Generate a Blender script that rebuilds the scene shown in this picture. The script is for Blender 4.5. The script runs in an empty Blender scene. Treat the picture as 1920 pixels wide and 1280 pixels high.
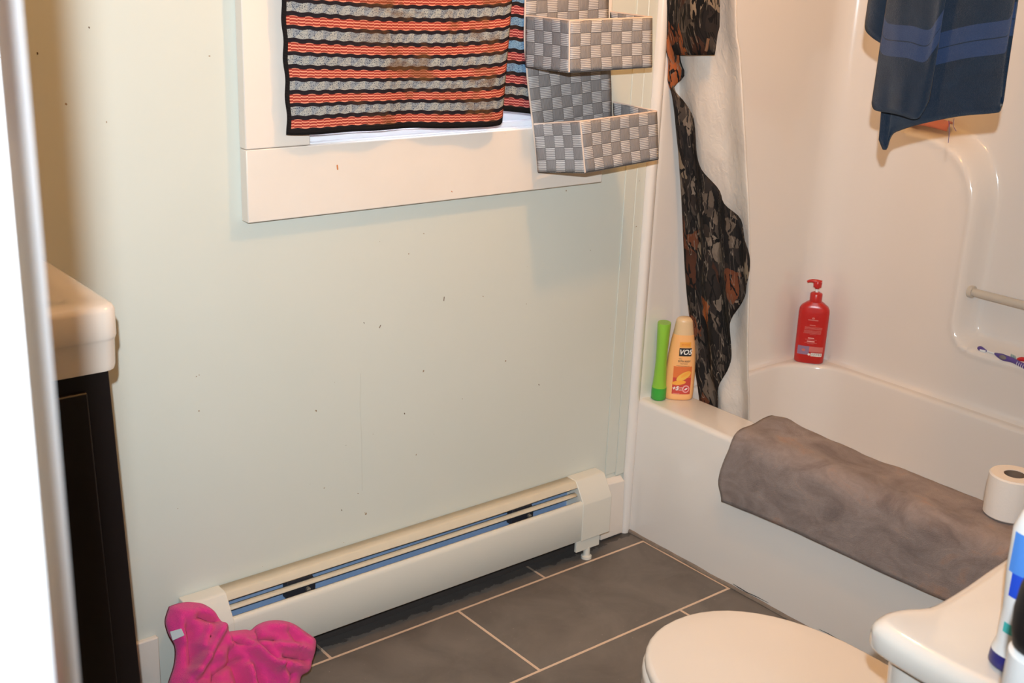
import bpy, bmesh, math, random
from mathutils import Vector, Matrix, noise
random.seed(4)
SC = bpy.context.scene
COL = SC.collection
PI = math.pi
R_ = math.radians

# ------------------------------------------------------------------ camera
FPX = 2233.0
YAW, PIT, ROL = R_(39.49), R_(18.07), R_(2.29)
_fw = Vector((math.sin(YAW)*math.cos(PIT), math.cos(YAW)*math.cos(PIT), -math.sin(PIT)))
_r0 = Vector((math.cos(YAW), -math.sin(YAW), 0)); _u0 = _r0.cross(_fw)
CR = _r0*math.cos(ROL) + _u0*math.sin(ROL)
CU = -_r0*math.sin(ROL) + _u0*math.cos(ROL)
CW = _fw
def ray(px, py): return CW + CR*((px-960)/FPX) - CU*((py-640)/FPX)
CAM = -ray(1172, 992)*3.25
def at(px, py, ax, val):
    "a measured photo point on the axis-aligned plane ax = val"
    d = ray(px, py); return CAM + d*((val-CAM[ax])/d[ax])
def atp(px, py, n, d0):
    d = ray(px, py); n = Vector(n); return CAM + d*((d0-n.dot(CAM))/n.dot(d))

cam = bpy.data.cameras.new('camera'); co = bpy.data.objects.new('camera', cam); COL.objects.link(co)
m = Matrix((CR, CU, -CW)).transposed().to_4x4(); m.translation = CAM
co.matrix_world = m
cam.sensor_width = 36; cam.lens = FPX/1920*36; cam.clip_start = .01
cam.dof.use_dof = True; cam.dof.focus_distance = 2.5; cam.dof.aperture_fstop = 10
SC.camera = co
SC.view_settings.view_transform = 'Standard'; SC.view_settings.look = 'None'
SC.view_settings.exposure = 0; SC.view_settings.gamma = 1

# ------------------------------------------------------------------ materials
def lin(c):
    return tuple(((v/255)/12.92 if v/255 <= .04045 else ((v/255+.055)/1.055)**2.4) for v in c) + (1,)
class NT:
    def __init__(s, name):
        s.m = bpy.data.materials.new(name); s.m.use_nodes = True
        s.t = s.m.node_tree; s.b = s.t.nodes['Principled BSDF']
    def n(s, typ, **kw):
        nd = s.t.nodes.new('ShaderNode'+typ)
        for k, v in kw.items():
            if k in nd.bl_rna.properties.keys() and k not in ('inputs',): setattr(nd, k, v)
            else: nd.inputs[k.replace('_', ' ')].default_value = v
        return nd
    def l(s, a, b): s.t.links.new(a, b)
    def math(s, op, a, b=None, c=None):
        nd = s.t.nodes.new('ShaderNodeMath'); nd.operation = op
        for i, v in enumerate((a, b, c)):
            if v is None: continue
            if isinstance(v, (int, float)): nd.inputs[i].default_value = v
            else: s.l(v, nd.inputs[i])
        return nd.outputs[0]
    def mix(s, f, a, b):
        nd = s.t.nodes.new('ShaderNodeMix'); nd.data_type = 'RGBA'
        for i, v in ((0, f), (6, a), (7, b)):
            if isinstance(v, (int, float)): nd.inputs[i].default_value = v
            elif isinstance(v, tuple): nd.inputs[i].default_value = v
            else: s.l(v, nd.inputs[i])
        return nd.outputs[2]
    def ramp(s, f, stops, const=False):
        nd = s.t.nodes.new('ShaderNodeValToRGB'); cr = nd.color_ramp
        if const: cr.interpolation = 'CONSTANT'
        while len(cr.elements) < len(stops): cr.elements.new(.5)
        for e, (p, c) in zip(cr.elements, stops): e.position = p; e.color = c
        s.l(f, nd.inputs[0]); return nd.outputs[0]
    def coord(s, kind='Object'): return s.t.nodes.new('ShaderNodeTexCoord').outputs[kind]
    def mapp(s, v, scale=(1, 1, 1), rot=(0, 0, 0), loc=(0, 0, 0)):
        nd = s.t.nodes.new('ShaderNodeMapping'); s.l(v, nd.inputs[0])
        nd.inputs['Scale'].default_value = scale; nd.inputs['Rotation'].default_value = rot; nd.inputs['Location'].default_value = loc
        return nd.outputs[0]
    def noise(s, v, scale, detail=3, rough=.5, dist=0):
        nd = s.n('TexNoise', Scale=scale, Detail=detail, Roughness=rough, Distortion=dist); s.l(v, nd.inputs['Vector']); return nd
    def bump(s, h, strength=.3, dist=.002):
        nd = s.n('Bump', Strength=strength, Distance=dist); s.l(h, nd.inputs['Height']); s.l(nd.outputs[0], s.b.inputs['Normal'])
    def base(s, c):
        if isinstance(c, tuple): s.b.inputs['Base Color'].default_value = c
        else: s.l(c, s.b.inputs['Base Color'])
    def set(s, **kw):
        for k, v in kw.items(): s.b.inputs[k.replace('_', ' ')].default_value = v
        return s
def plain(name, rgb, rough=.5, var=.06, scale=12, spec=.5, bump=0, bscale=200, coat=0, **kw):
    t = NT(name); c = lin(rgb)
    v = t.coord(); n = t.noise(v, scale, 4)
    d = tuple(x*(1-var) for x in c[:3]) + (1,)
    t.base(t.mix(n.outputs[0], d, c))
    t.set(Roughness=rough, Specular_IOR_Level=spec, Coat_Weight=coat, **kw)
    if bump:
        n2 = t.noise(v, bscale, 3); t.bump(n2.outputs[0], bump, .001)
    return t.m

def wall_mat():
    t = NT('painted_wall'); v = t.coord()
    n = t.noise(v, 2.2, 5, .6); n2 = t.noise(v, 55, 2)
    c = t.mix(n.outputs[0], lin((205, 208, 198)), lin((214, 216, 207)))
    sp = t.ramp(n2.outputs[0], [(.0, (0, 0, 0, 1)), (.245, (0, 0, 0, 1)), (.25, (1, 1, 1, 1)), (1, (1, 1, 1, 1))])
    c = t.mix(sp, lin((150, 130, 105)), c)
    t.base(c); t.set(Roughness=.42, Specular_IOR_Level=.35)
    n3 = t.noise(v, 130, 3); t.bump(n3.outputs[0], .06, .001)
    return t.m
M = {}
M['wall'] = wall_mat()
M['ceiling'] = plain('ceiling_paint', (225, 222, 212), .8)
def trim_mat():
    t = NT('trim_paint'); v = t.coord(); n = t.noise(v, 6, 5, .6); n2 = t.noise(v, 42, 2)
    c = t.mix(n.outputs[0], lin((224, 214, 203)), lin((235, 226, 216)))
    sp = t.ramp(n2.outputs[0], [(.0, (0, 0, 0, 1)), (.235, (0, 0, 0, 1)), (.242, (1, 1, 1, 1)), (1, (1, 1, 1, 1))])
    t.base(t.mix(sp, lin((170, 110, 60)), c)); t.set(Roughness=.4, Specular_IOR_Level=.4)
    return t.m
M['trim'] = trim_mat()
M['doortrim'] = plain('door_casing_paint', (225, 226, 230), .35, .02)
M['vinyl'] = plain('window_vinyl', (232, 235, 240), .3, .02)
M['tub'] = plain('fiberglass', (230, 224, 218), .16, .03, 3, .5, coat=.3)
M['porcelain'] = plain('porcelain', (226, 222, 216), .07, .015, 4, .6, coat=.4)
M['seatplastic'] = plain('seat_plastic', (226, 218, 208), .2, .015, 4)
M['heater'] = plain('heater_enamel', (222, 219, 208), .35, .05, 9, .4)
M['heaterdirty'] = plain('heater_enamel_yellowed', (216, 205, 183), .4, .12, 25, .4)
M['fin'] = plain('galvanised_back', (146, 172, 208), .45, .18, 22, .4)
M['bracket'] = plain('dark_bracket', (48, 46, 52), .5)
M['counter'] = plain('cultured_marble', (232, 222, 212), .18, .03, 5, .5, coat=.3)
M['espresso'] = plain('espresso_wood', (26, 20, 20), .35, .25, 30, .4)
M['grey_metal'] = plain('brushed_metal', (170, 168, 165), .3, Metallic=.9)
M['black'] = plain('black_rubber', (24, 23, 24), .5, .1)
M['brown'] = plain('brown_edge', (95, 70, 55), .6)
M['tpaper'] = plain('tissue', (232, 226, 220), .9, .03, 40, .1, .4, 260)
M['card'] = plain('card_tube', (120, 102, 88), .9, .1)
M['caulk'] = plain('dirty_caulk', (150, 135, 122), .7, .55, 55)
M['grime_and_shade'] = plain('grime_and_shade', (60, 54, 52), .8, .3, 60)
M['bar'] = plain('bar_plastic', (205, 196, 182), .3, .04)
def floor_mat():
    t = NT('slate_tile'); v = t.coord()
    sx = t.t.nodes.new('ShaderNodeSeparateXYZ'); t.l(v, sx.inputs[0])
    X, Y = sx.outputs[0], sx.outputs[1]
    w = .0065
    # rows: grout at y = -0.08 - k*0.302
    r = t.math('DIVIDE', t.math('ADD', Y, .0785), .302)
    ri = t.math('FLOOR', r)
    fr = t.math('SUBTRACT', r, ri)
    dy = t.math('MULTIPLY', t.math('MINIMUM', fr, t.math('SUBTRACT', 1, fr)), .302)
    # columns: offset by a third/half per row
    par = t.math('SUBTRACT', ri, t.math('MULTIPLY', t.math('FLOOR', t.math('DIVIDE', ri, 3)), 3))   # ri mod 3
    # ri=0 (against wall): x=-.967+.615k ; ri=-1 (2): -.623 ; ri=-2 (1): -.180
    off = t.math('ADD', t.math('MULTIPLY', t.math('COMPARE', par, 2, .1), -.623), t.math('ADD', t.math('MULTIPLY', t.math('COMPARE', par, 1, .1), -.185), t.math('MULTIPLY', t.math('COMPARE', par, 0, .1), -.352)))
    cx = t.math('DIVIDE', t.math('SUBTRACT', X, off), .615)
    ci = t.math('FLOOR', cx); fc = t.math('SUBTRACT', cx, ci)
    dx = t.math('MULTIPLY', t.math('MINIMUM', fc, t.math('SUBTRACT', 1, fc)), .615)
    d = t.math('MINIMUM', dx, dy)
    n0 = t.noise(v, 60, 3)
    d2 = t.math('ADD', d, t.math('MULTIPLY', t.math('SUBTRACT', n0.outputs[0], .5), .0016))
    g = t.ramp(t.math('MULTIPLY', d2, 100), [(0, (0, 0, 0, 1)), (.30, (0, 0, 0, 1)), (.38, (1, 1, 1, 1)), (1, (1, 1, 1, 1))])
    wn = t.t.nodes.new('ShaderNodeTexWhiteNoise'); wn.noise_dimensions = '2D'
    cb = t.t.nodes.new('ShaderNodeCombineXYZ'); t.l(ri, cb.inputs[0]); t.l(ci, cb.inputs[1]); t.l(cb.outputs[0], wn.inputs[0])
    n1 = t.noise(v, 7, 6, .62, .6)
    n2 = t.noise(t.mapp(v, (1, 1, 1)), 120, 2)
    c = t.ramp(n1.outputs[0], [(.25, lin((98, 91, 86))), (.5, lin((116, 109, 103))), (.75, lin((130, 122, 115)))])
    c = t.mix(t.math('MULTIPLY', wn.outputs[0], .25), c, lin((94, 88, 83)))
    dust = t.ramp(n2.outputs[0], [(0, (0, 0, 0, 1)), (.73, (0, 0, 0, 1)), (.76, (1, 1, 1, 1)), (1, (1, 1, 1, 1))])
    c = t.mix(t.math('MULTIPLY', dust, .5), c, lin((165, 155, 145)))
    # dirt against the wall under the heater
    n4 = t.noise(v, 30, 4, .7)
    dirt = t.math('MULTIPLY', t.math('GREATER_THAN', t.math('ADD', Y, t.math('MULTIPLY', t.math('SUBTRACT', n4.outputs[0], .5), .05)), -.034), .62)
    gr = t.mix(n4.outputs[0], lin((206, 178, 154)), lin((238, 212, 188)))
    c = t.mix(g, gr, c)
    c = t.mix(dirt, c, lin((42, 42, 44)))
    t.base(c); t.set(Roughness=.5, Specular_IOR_Level=.35)
    h = t.math('ADD', t.math('MULTIPLY', n1.outputs[0], .25), g)
    t.bump(h, .5, .0025)
    return t.m
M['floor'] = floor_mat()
def uv_split(t):
    u = t.t.nodes.new('ShaderNodeUVMap').outputs[0]
    s = t.t.nodes.new('ShaderNodeSeparateXYZ'); t.l(u, s.inputs[0]); return u, s.outputs[0], s.outputs[1]
def stripe_mat(name, stain=1.0, blue=0.0):
    t = NT(name); uv, U, V = uv_split(t)
    P = .0478
    # wavy rows
    wv = t.math('MULTIPLY', t.math('SINE', t.math('MULTIPLY', U, 2*PI/.031)), .0010)
    vv = t.math('ADD', V, wv)
    q = t.math('DIVIDE', t.math('SUBTRACT', vv, .0115), P)
    f = t.math('FRACT', t.math('ADD', q, 10))
    red = t.math('MULTIPLY', t.math('GREATER_THAN', f, .03), t.math('LESS_THAN', f, .37))
    gry = t.math('MULTIPLY', t.math('GREATER_THAN', f, .54), t.math('LESS_THAN', f, .88))
    # red band: three pale threads that break every 32 mm
    seg = t.math('FRACT', t.math('DIVIDE', U, .031))
    line = t.math('PINGPONG', t.math('ADD', t.math('MULTIPLY', f, 8.6), t.math('MULTIPLY', t.math('GREATER_THAN', seg, .5), .35)), .5)
    lm = t.ramp(line, [(0, (0, 0, 0, 1)), (.22, (0, 0, 0, 1)), (.4, (1, 1, 1, 1)), (1, (1, 1, 1, 1))])
    rc = t.mix(lm, lin((150, 58, 50)), lin((232, 150, 124)))
    # grey band: net of pale scales, shaded per 32 mm block
    vo = t.n('TexVoronoi', feature='DISTANCE_TO_EDGE', Scale=330.0); t.l(uv, vo.inputs['Vector'])
    net = t.ramp(vo.outputs[0], [(0, (1, 1, 1, 1)), (.12, (.9, .9, .9, 1)), (.3, (0, 0, 0, 1))])
    seg2 = t.math('FRACT', t.math('DIVIDE', t.math('ADD', U, .012), .032))
    blk = t.math('LESS_THAN', seg2, t.math('ADD', .12, t.math('MULTIPLY', t.math('SUBTRACT', f, .54), 1.6)))
    gA = t.mix(net, lin((44, 52, 78)), lin((142, 150, 156)))
    gB = t.mix(net, lin((74, 80, 94)), lin((166, 168, 164)))
    gc = t.mix(blk, gB, gA)
    if blue:
        nb = t.noise(uv, 9, 2); gc = t.mix(t.math('MULTIPLY', t.math('GREATER_THAN', V, .075), blue), gc, t.mix(net, lin((36, 70, 120)), lin((112, 158, 196))))
        rc = t.mix(.45, rc, t.mix(lm, lin((96, 34, 60)), lin((190, 120, 140))))
    nz = t.noise(uv, 120, 3)
    bk = t.mix(nz.outputs[0], lin((26, 23, 30)), lin((44, 38, 42)))
    c = t.mix(red, bk, rc); c = t.mix(gry, c, gc)
    # brown stain patches
    ns = t.noise(t.mapp(uv, (7, 12, 1)), 1.0, 5, .65)
    st = t.ramp(ns.outputs[0], [(0, (0, 0, 0, 1)), (.50, (0, 0, 0, 1)), (.60, (1, 1, 1, 1)), (1, (1, 1, 1, 1))])
    mid = t.ramp(U, [(0, (0, 0, 0, 1)), (.12, (0, 0, 0, 1)), (.24, (1, 1, 1, 1)), (1, (1, 1, 1, 1))])
    st = t.math('MULTIPLY', t.math('MULTIPLY', st, mid), .62*stain)
    c = t.mix(st, c, t.mix(nz.outputs[0], lin((74, 46, 26)), lin((124, 86, 46))))
    # hem
    hem = t.math('MAXIMUM', t.math('LESS_THAN', V, .0105), t.math('LESS_THAN', U, .009))
    c = t.mix(hem, c, lin((30, 27, 27)))
    t.base(c); t.set(Roughness=.9, Specular_IOR_Level=.1)
    hh = t.math('ADD', nz.outputs[0], t.math('MULTIPLY', lm, .6)); t.bump(hh, .5, .0012)
    return t.m
M['stripe'] = stripe_mat('striped_cotton')
M['stripe_back'] = stripe_mat('striped_cotton_unfaded', .25, .85)
def weave_mat():
    t = NT('woven_strap'); uv, U, V = uv_split(t)
    A = .0297
    a = t.math('DIVIDE', U, A); b = t.math('DIVIDE', V, .0262)
    par = t.math('FRACT', t.math('MULTIPLY', t.math('ADD', t.math('FLOOR', a), t.math('FLOOR', b)), .5))
    ck = t.math('GREATER_THAN', t.math('ABSOLUTE', par), .25)
    fa, fb = t.math('FRACT', a), t.math('FRACT', b)
    rib1 = t.math('PINGPONG', t.math('MULTIPLY', fb, 7), .5)
    rib2 = t.math('PINGPONG', t.math('MULTIPLY', fa, 8), .5)
    l1 = t.ramp(rib1, [(0, (0, 0, 0, 1)), (.30, (0, 0, 0, 1)), (.46, (1, 1, 1, 1)), (1, (1, 1, 1, 1))])
    cl = t.mix(l1, lin((150, 146, 148)), lin((238, 234, 230)))
    cd = t.mix(t.math('MULTIPLY', rib2, 2), lin((122, 118, 118)), lin((152, 148, 148)))
    c = t.mix(ck, cd, cl)
    ed = t.math('MINIMUM', t.math('MINIMUM', fa, t.math('SUBTRACT', 1, fa)), t.math('MINIMUM', fb, t.math('SUBTRACT', 1, fb)))
    em = t.ramp(ed, [(0, (.55, .55, .55, 1)), (.05, (1, 1, 1, 1))])
    mx = t.t.nodes.new('ShaderNodeMix'); mx.data_type = 'RGBA'; mx.blend_type = 'MULTIPLY'; mx.inputs[0].default_value = 1
    t.l(c, mx.inputs[6]); t.l(em, mx.inputs[7])
    t.base(mx.outputs[2]); t.set(Roughness=.6, Specular_IOR_Level=.35)
    pillow = t.math('SQRT', t.math('ADD', ed, .001))
    rr = t.mix(ck, rib2, rib1)
    t.bump(t.math('ADD', t.math('MULTIPLY', pillow, 1.2), t.math('MULTIPLY', rr, .35)), .6, .004)
    return t.m
M['weave'] = weave_mat()
M['piping'] = plain('basket_piping', (226, 204, 188), .6)
def camo_mat():
    t = NT('woodland_camouflage'); uv, U, V = uv_split(t)
    d = t.noise(t.mapp(uv, (1, 1, 1)), 22, 3)
    mv = t.t.nodes.new('ShaderNodeVectorMath'); mv.operation = 'MULTIPLY_ADD'
    t.l(d.outputs[1], mv.inputs[0]); mv.inputs[1].default_value = (.03, .03, 0); t.l(uv, mv.inputs[2])
    w = mv.outputs[0]
    def cells(scale, rot, stops, loc=(0, 0, 0)):
        vo = t.n('TexVoronoi', Scale=1.0); t.l(t.mapp(w, scale, (0, 0, rot), loc), vo.inputs['Vector'])
        s = t.t.nodes.new('ShaderNodeSeparateColor'); t.l(vo.outputs['Color'], s.inputs[0])
        return t.ramp(s.outputs[0], stops, True), s.outputs[1], vo.outputs['Distance']
    c1, k1, d1 = cells((34, 20, 1), .30, [(0, lin((24, 21, 21))), (.34, lin((48, 41, 38))), (.52, lin((74, 64, 57))), (.68, lin((108, 94, 82))), (.78, lin((46, 38, 34))), (.90, lin((136, 120, 106)))])
    c2, k2, d2 = cells((19, 14, 1), -.5, [(0, lin((32, 27, 26))), (.34, lin((112, 62, 38))), (.46, lin((172, 92, 46))), (.54, lin((146, 126, 104))), (.70, lin((44, 37, 34))), (.86, lin((78, 46, 32)))], (3.3, 1.7, 0))
    m2 = t.math('GREATER_THAN', k2, .50)
    c = t.mix(m2, c1, c2)
    sh_ = t.ramp(d2, [(0, (0, 0, 0, 1)), (.25, (0, 0, 0, 1)), (.75, (1, 1, 1, 1))])
    c = t.mix(t.math('MULTIPLY', sh_, .40), c, lin((26, 23, 22)))
    vo = t.n('TexVoronoi', feature='DISTANCE_TO_EDGE', Scale=1.0); t.l(t.mapp(w, (44, 12, 1), (0, 0, -.3)), vo.inputs['Vector'])
    tw = t.math('LESS_THAN', vo.outputs[0], .06)
    nn = t.noise(uv, 25, 2)
    c = t.mix(t.math('MULTIPLY', tw, t.math('GREATER_THAN', nn.outputs[0], .45)), c, lin((18, 16, 16)))
    # pale twigs: narrow bands of two slanted noises
    for (rz, lo_, cl_) in ((.55, 3, (132, 118, 104)), (-.7, 9, (104, 92, 82))):
        na = t.noise(t.mapp(uv, (46, 7, 1), (0, 0, rz), (lo_, 0, 0)), 1.0, 2, .5)
        f_ = t.math('LESS_THAN', t.math('ABSOLUTE', t.math('SUBTRACT', na.outputs[0], .60)), .0075)
        c = t.mix(t.math('MULTIPLY', f_, .75), c, lin(cl_))
    ns = t.noise(uv, 160, 3, .7); c = t.mix(t.math('MULTIPLY', t.math('SUBTRACT', ns.outputs[0], .3), .35), c, lin((30, 26, 25)))
    t.base(c); t.set(Roughness=.7, Specular_IOR_Level=.2)
    return t.m
M['camo'] = camo_mat()
def liner_mat():
    t = NT('liner_cloth'); uv, U, V = uv_split(t); n = t.noise(t.mapp(uv, (9, 6, 1)), 1.0, 5, .6, .6)
    t.base(t.ramp(n.outputs[0], [(.25, lin((196, 184, 174))), (.5, lin((214, 203, 192))), (.75, lin((222, 212, 202)))]))
    t.set(Roughness=.6, Specular_IOR_Level=.25)
    n2 = t.noise(uv, 40, 4, .6, 1.0); t.bump(n2.outputs[0], .35, .006)
    return t.m
M['liner'] = liner_mat()
def terry(name, rgb, dark, band=None, bands=()):
    t = NT(name); uv, U, V = uv_split(t)
    n = t.noise(uv, 26, 5, .65); n2 = t.noise(uv, 900, 2)
    c = t.mix(n.outputs[0], lin(dark), lin(rgb))
    if band:
        f = None
        for a, b in bands:
            g = t.math('MULTIPLY', t.math('GREATER_THAN', V, a), t.math('LESS_THAN', V, b))
            f = g if f is None else t.math('MAXIMUM', f, g)
        c = t.mix(f, c, t.mix(n.outputs[0], lin(tuple(int(x*.85) for x in band)), lin(band)))
    t.base(c); t.set(Roughness=1, Specular_IOR_Level=.05, Sheen_Weight=.25, Sheen_Roughness=.5)
    t.bump(t.math('ADD', n2.outputs[0], t.math('MULTIPLY', n.outputs[0], .8)), .7, .003)
    return t.m
M['bluetowel'] = terry('navy_terry', (19, 43, 68), (10, 26, 44), (36, 60, 102), ((.105, .133), (.135, .163)))
M['pink'] = terry('pink_fleece', (236, 70, 148), (214, 52, 132))
M['pinkcloth'] = terry('coral_cloth', (226, 150, 138), (210, 130, 120))
def mat_mat():
    t = NT('mottled_plush'); uv, U, V = uv_split(t)
    n = t.noise(t.mapp(uv, (9, 14, 1)), 1, 6, .62, .8); n2 = t.noise(uv, 420, 3, .7); n3 = t.noise(uv, 40, 4, .7, 1)
    c = t.ramp(n.outputs[0], [(.3, lin((130, 114, 110))), (.45, lin((156, 140, 134))), (.58, lin((172, 156, 150))), (.72, lin((190, 154, 134)))])
    c = t.mix(t.math('MULTIPLY', n3.outputs[0], .5), c, lin((104, 90, 86)))
    t.base(c); t.set(Roughness=1, Specular_IOR_Level=.05, Sheen_Weight=.2)
    t.bump(t.math('ADD', t.math('ADD', n2.outputs[0], n3.outputs[0]), n.outputs[0]), .8, .004)
    return t.m
M['mat'] = mat_mat()
M['lime'] = plain('lime_plastic', (140, 196, 62), .35, .05, Subsurface_Weight=.0)
M['green'] = plain('green_plastic', (62, 168, 62), .35, .05)
M['peach'] = plain('peach_plastic', (250, 186, 122), .3, .03)
M['cap'] = plain('frosted_cap', (224, 192, 150), .35, .03)
M['label_black'] = plain('label_black', (34, 34, 40), .4, .02)
M['label_red'] = plain('label_red', (206, 74, 62), .4, .1, 60)
M['label_orange'] = plain('label_orange', (228, 120, 62), .4, .1, 60)
M['label_yellow'] = plain('label_yellow', (246, 190, 84), .4, .1, 60)
M['label_gold'] = plain('label_gold', (246, 170, 70), .4, .05)
M['ink_white'] = plain('ink_white', (240, 236, 230), .5, .02)
M['ink_brown'] = plain('ink_brown', (110, 78, 56), .5, .02)
M['ink_pink'] = plain('ink_pink', (236, 170, 164), .5, .02)
M['ink_red'] = plain('ink_red', (200, 50, 60), .5, .02)
M['ink_rose'] = plain('ink_rose', (205, 110, 104), .5, .02)
M['ink_mauve'] = plain('ink_mauve', (150, 120, 150), .5, .1)
M['ink_grey'] = plain('ink_grey', (110, 105, 108), .5, .02)
M['redplastic'] = plain('red_plastic', (190, 40, 38), .28, .05)
M['white_plastic'] = plain('white_plastic', (235, 238, 240), .25, .02)
M['purple'] = plain('purple_plastic', (92, 74, 150), .4, .08)
M['greyrubber'] = plain('grey_rubber', (120, 116, 118), .5)
M['teal'] = plain('teal_bristle', (90, 150, 160), .5)
M['bright_red'] = plain('bright_red_plastic', (205, 36, 44), .3)
M['bottleblue'] = plain('blue_label', (86, 150, 240), .3, .15, 20)
M['bottledeep'] = plain('deep_blue_label', (40, 84, 220), .3, .1, 20)
M['navy'] = plain('navy_plastic', (38, 38, 120), .35)
M['tealink'] = plain('teal_ink', (70, 190, 190), .4)
M['clearcap'] = plain('pale_grey_cap', (196, 204, 208), .25)
M['glass'] = NT('pane_glass').m
_g = NT('pane_glass'); _g.base((1, 1, 1, 1)); _g.set(Roughness=.02, Transmission_Weight=1.0, IOR=1.1); M['glass'] = _g.m
_e = NT('warm_bulb'); _e.base((1, .8, .6, 1)); _e.set(Emission_Color=(1.0, .475, .13, 1), Emission_Strength=268); M['bulb'] = _e.m

# ------------------------------------------------------------------ mesh helpers
def tag(o, label=None, cat=None, group=None, kind=None):
    if label: o['label'] = label
    if cat: o['category'] = cat
    if group: o['group'] = group
    if kind: o['kind'] = kind
    return o
def empty(name, loc, label=None, cat=None, rz=0, **kw):
    o = bpy.data.objects.new(name, None); COL.objects.link(o); o.location = loc; o.rotation_euler = (0, 0, rz)
    o.empty_display_size = .02
    return tag(o, label, cat, **kw)
def unparented(o, parent):
    bpy.context.view_layer.update()
class MB:
    def __init__(s): s.v = []; s.f = []; s.uv = {}
    def add(s, verts, faces, uvs=None):
        b = len(s.v); s.v += [Vector(p) for p in verts]
        for f in faces: s.f.append([b+i for i in f])
        if uvs:
            for i, u in enumerate(uvs): s.uv[b+i] = u
        return s
    def box(s, x0, x1, y0, y1, z0, z1):
        vs = [(x0, y0, z0), (x1, y0, z0), (x1, y1, z0), (x0, y1, z0), (x0, y0, z1), (x1, y0, z1), (x1, y1, z1), (x0, y1, z1)]
        return s.add(vs, [(3, 2, 1, 0), (4, 5, 6, 7), (0, 1, 5, 4), (1, 2, 6, 5), (2, 3, 7, 6), (3, 0, 4, 7)])
    def rings(s, rings, cap0=True, cap1=True, close=True, uvs=None):
        n = len(rings[0]); b = len(s.v)
        for r in rings: s.v += [Vector(p) for p in r]
        for i in range(len(rings)-1):
            for j in range(n if close else n-1):
                k = (j+1) % n
                s.f.append([b+i*n+j, b+i*n+k, b+(i+1)*n+k, b+(i+1)*n+j])
        if cap0: s.f.append([b+j for j in range(n)][::-1])
        if cap1: s.f.append([b+(len(rings)-1)*n+j for j in range(n)])
        if uvs:
            for i, row in enumerate(uvs):
                for j, u in enumerate(row): s.uv[b+i*n+j] = u
        return s
    def tube(s, pts, r, n=12, cap=True):
        pts = [Vector(p) for p in pts]; rr = r if isinstance(r, (list, tuple)) else [r]*len(pts)
        rings = []; up = None
        for i, p in enumerate(pts):
            t = (pts[min(i+1, len(pts)-1)] - pts[max(i-1, 0)]).normalized()
            if up is None: up = Vector((0, 0, 1)) if abs(t.z) < .9 else Vector((1, 0, 0))
            a = t.cross(up).normalized(); b = a.cross(t).normalized(); up = b
            rings.append([p + (a*math.cos(2*PI*k/n) + b*math.sin(2*PI*k/n))*rr[i] for k in range(n)])
        return s.rings(rings, cap, cap)
    def lathe(s, prof, n=32, c=(0, 0), sx=1, sy=1, cap0=True, cap1=True, rot=0):
        rings = []
        for r, z in prof:
            rg = []
            for k in range(n):
                a = 2*PI*k/n; x, y = r*sx*math.cos(a), r*sy*math.sin(a)
                rg.append((c[0]+x*math.cos(rot)-y*math.sin(rot), c[1]+x*math.sin(rot)+y*math.cos(rot), z))
            rings.append(rg)
        return s.rings(rings, cap0, cap1)
    def ell(s, c, r, n=20, m=12, axes=None):
        ax = axes or (Vector((1, 0, 0)), Vector((0, 1, 0)), Vector((0, 0, 1)))
        rings = []
        for i in range(m+1):
            ph = -PI/2 + PI*min(max(i/m, .004), .996)
            rings.append([Vector(c)+ax[0]*(r[0]*math.cos(ph)*math.cos(2*PI*k/n))+ax[1]*(r[1]*math.cos(ph)*math.sin(2*PI*k/n))+ax[2]*(r[2]*math.sin(ph)) for k in range(n)])
        return s.rings(rings)
    def grid(s, fn, nu, nv, uvfn=None):
        b = len(s.v)
        for i in range(nu+1):
            for j in range(nv+1):
                s.v.append(Vector(fn(i/nu, j/nv)))
                if uvfn: s.uv[len(s.v)-1] = uvfn(i/nu, j/nv)
        for i in range(nu):
            for j in range(nv):
                a = b+i*(nv+1)+j; s.f.append([a, a+nv+1, a+nv+2, a+1])
        return s
    def build(s, name, mat, parent=None, smooth=40, bevel=0, bseg=2, solid=0, sub=0, off=0, fix=True):
        me = bpy.data.meshes.new(name)
        org = Vector(parent.matrix_world.translation) if parent is not None else Vector((0, 0, 0))
        me.from_pydata([tuple(p) for p in s.v], [], s.f)
        if s.uv:
            ul = me.uv_layers.new(name='UVMap')
            for lp in me.loops: ul.data[lp.index].uv = s.uv.get(lp.vertex_index, (0, 0))[:2]
        if fix:
            bm = bmesh.new(); bm.from_mesh(me); bmesh.ops.recalc_face_normals(bm, faces=bm.faces[:]); bm.to_mesh(me); bm.free()
        me.validate(); me.materials.append(mat)
        o = bpy.data.objects.new(name, me); COL.objects.link(o)
        if parent is not None:
            o.parent = parent; o.matrix_parent_inverse = parent.matrix_world.inverted()
        if smooth:
            me.polygons.foreach_set('use_smooth', [True]*len(me.polygons))
            try: me.set_sharp_from_angle(angle=R_(smooth))
            except Exception: pass
        if bevel:
            md = o.modifiers.new('bevel', 'BEVEL'); md.width = bevel; md.segments = bseg; md.limit_method = 'ANGLE'; md.angle_limit = R_(40)
        if solid:
            md = o.modifiers.new('solid', 'SOLIDIFY'); md.thickness = solid; md.offset = off
        if sub:
            md = o.modifiers.new('sub', 'SUBSURF'); md.levels = sub; md.render_levels = sub
        return o
def upd(): bpy.context.view_layer.update()
def root(name, loc, label, cat, **kw):
    o = empty(name, loc, label, cat, **kw); upd(); return o
def lerp(a, b, t): return a+(b-a)*t
def sm(a, b, x):
    t = min(max((x-a)/(b-a), 0), 1); return t*t*(3-2*t)
def interp(tab, x):
    if x <= tab[0][0]: return tab[0][1]
    for (a, va), (b, vb) in zip(tab, tab[1:]):
        if x <= b:
            return lerp(va, vb, (x-a)/(b-a))
    return tab[-1][1]
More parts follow.
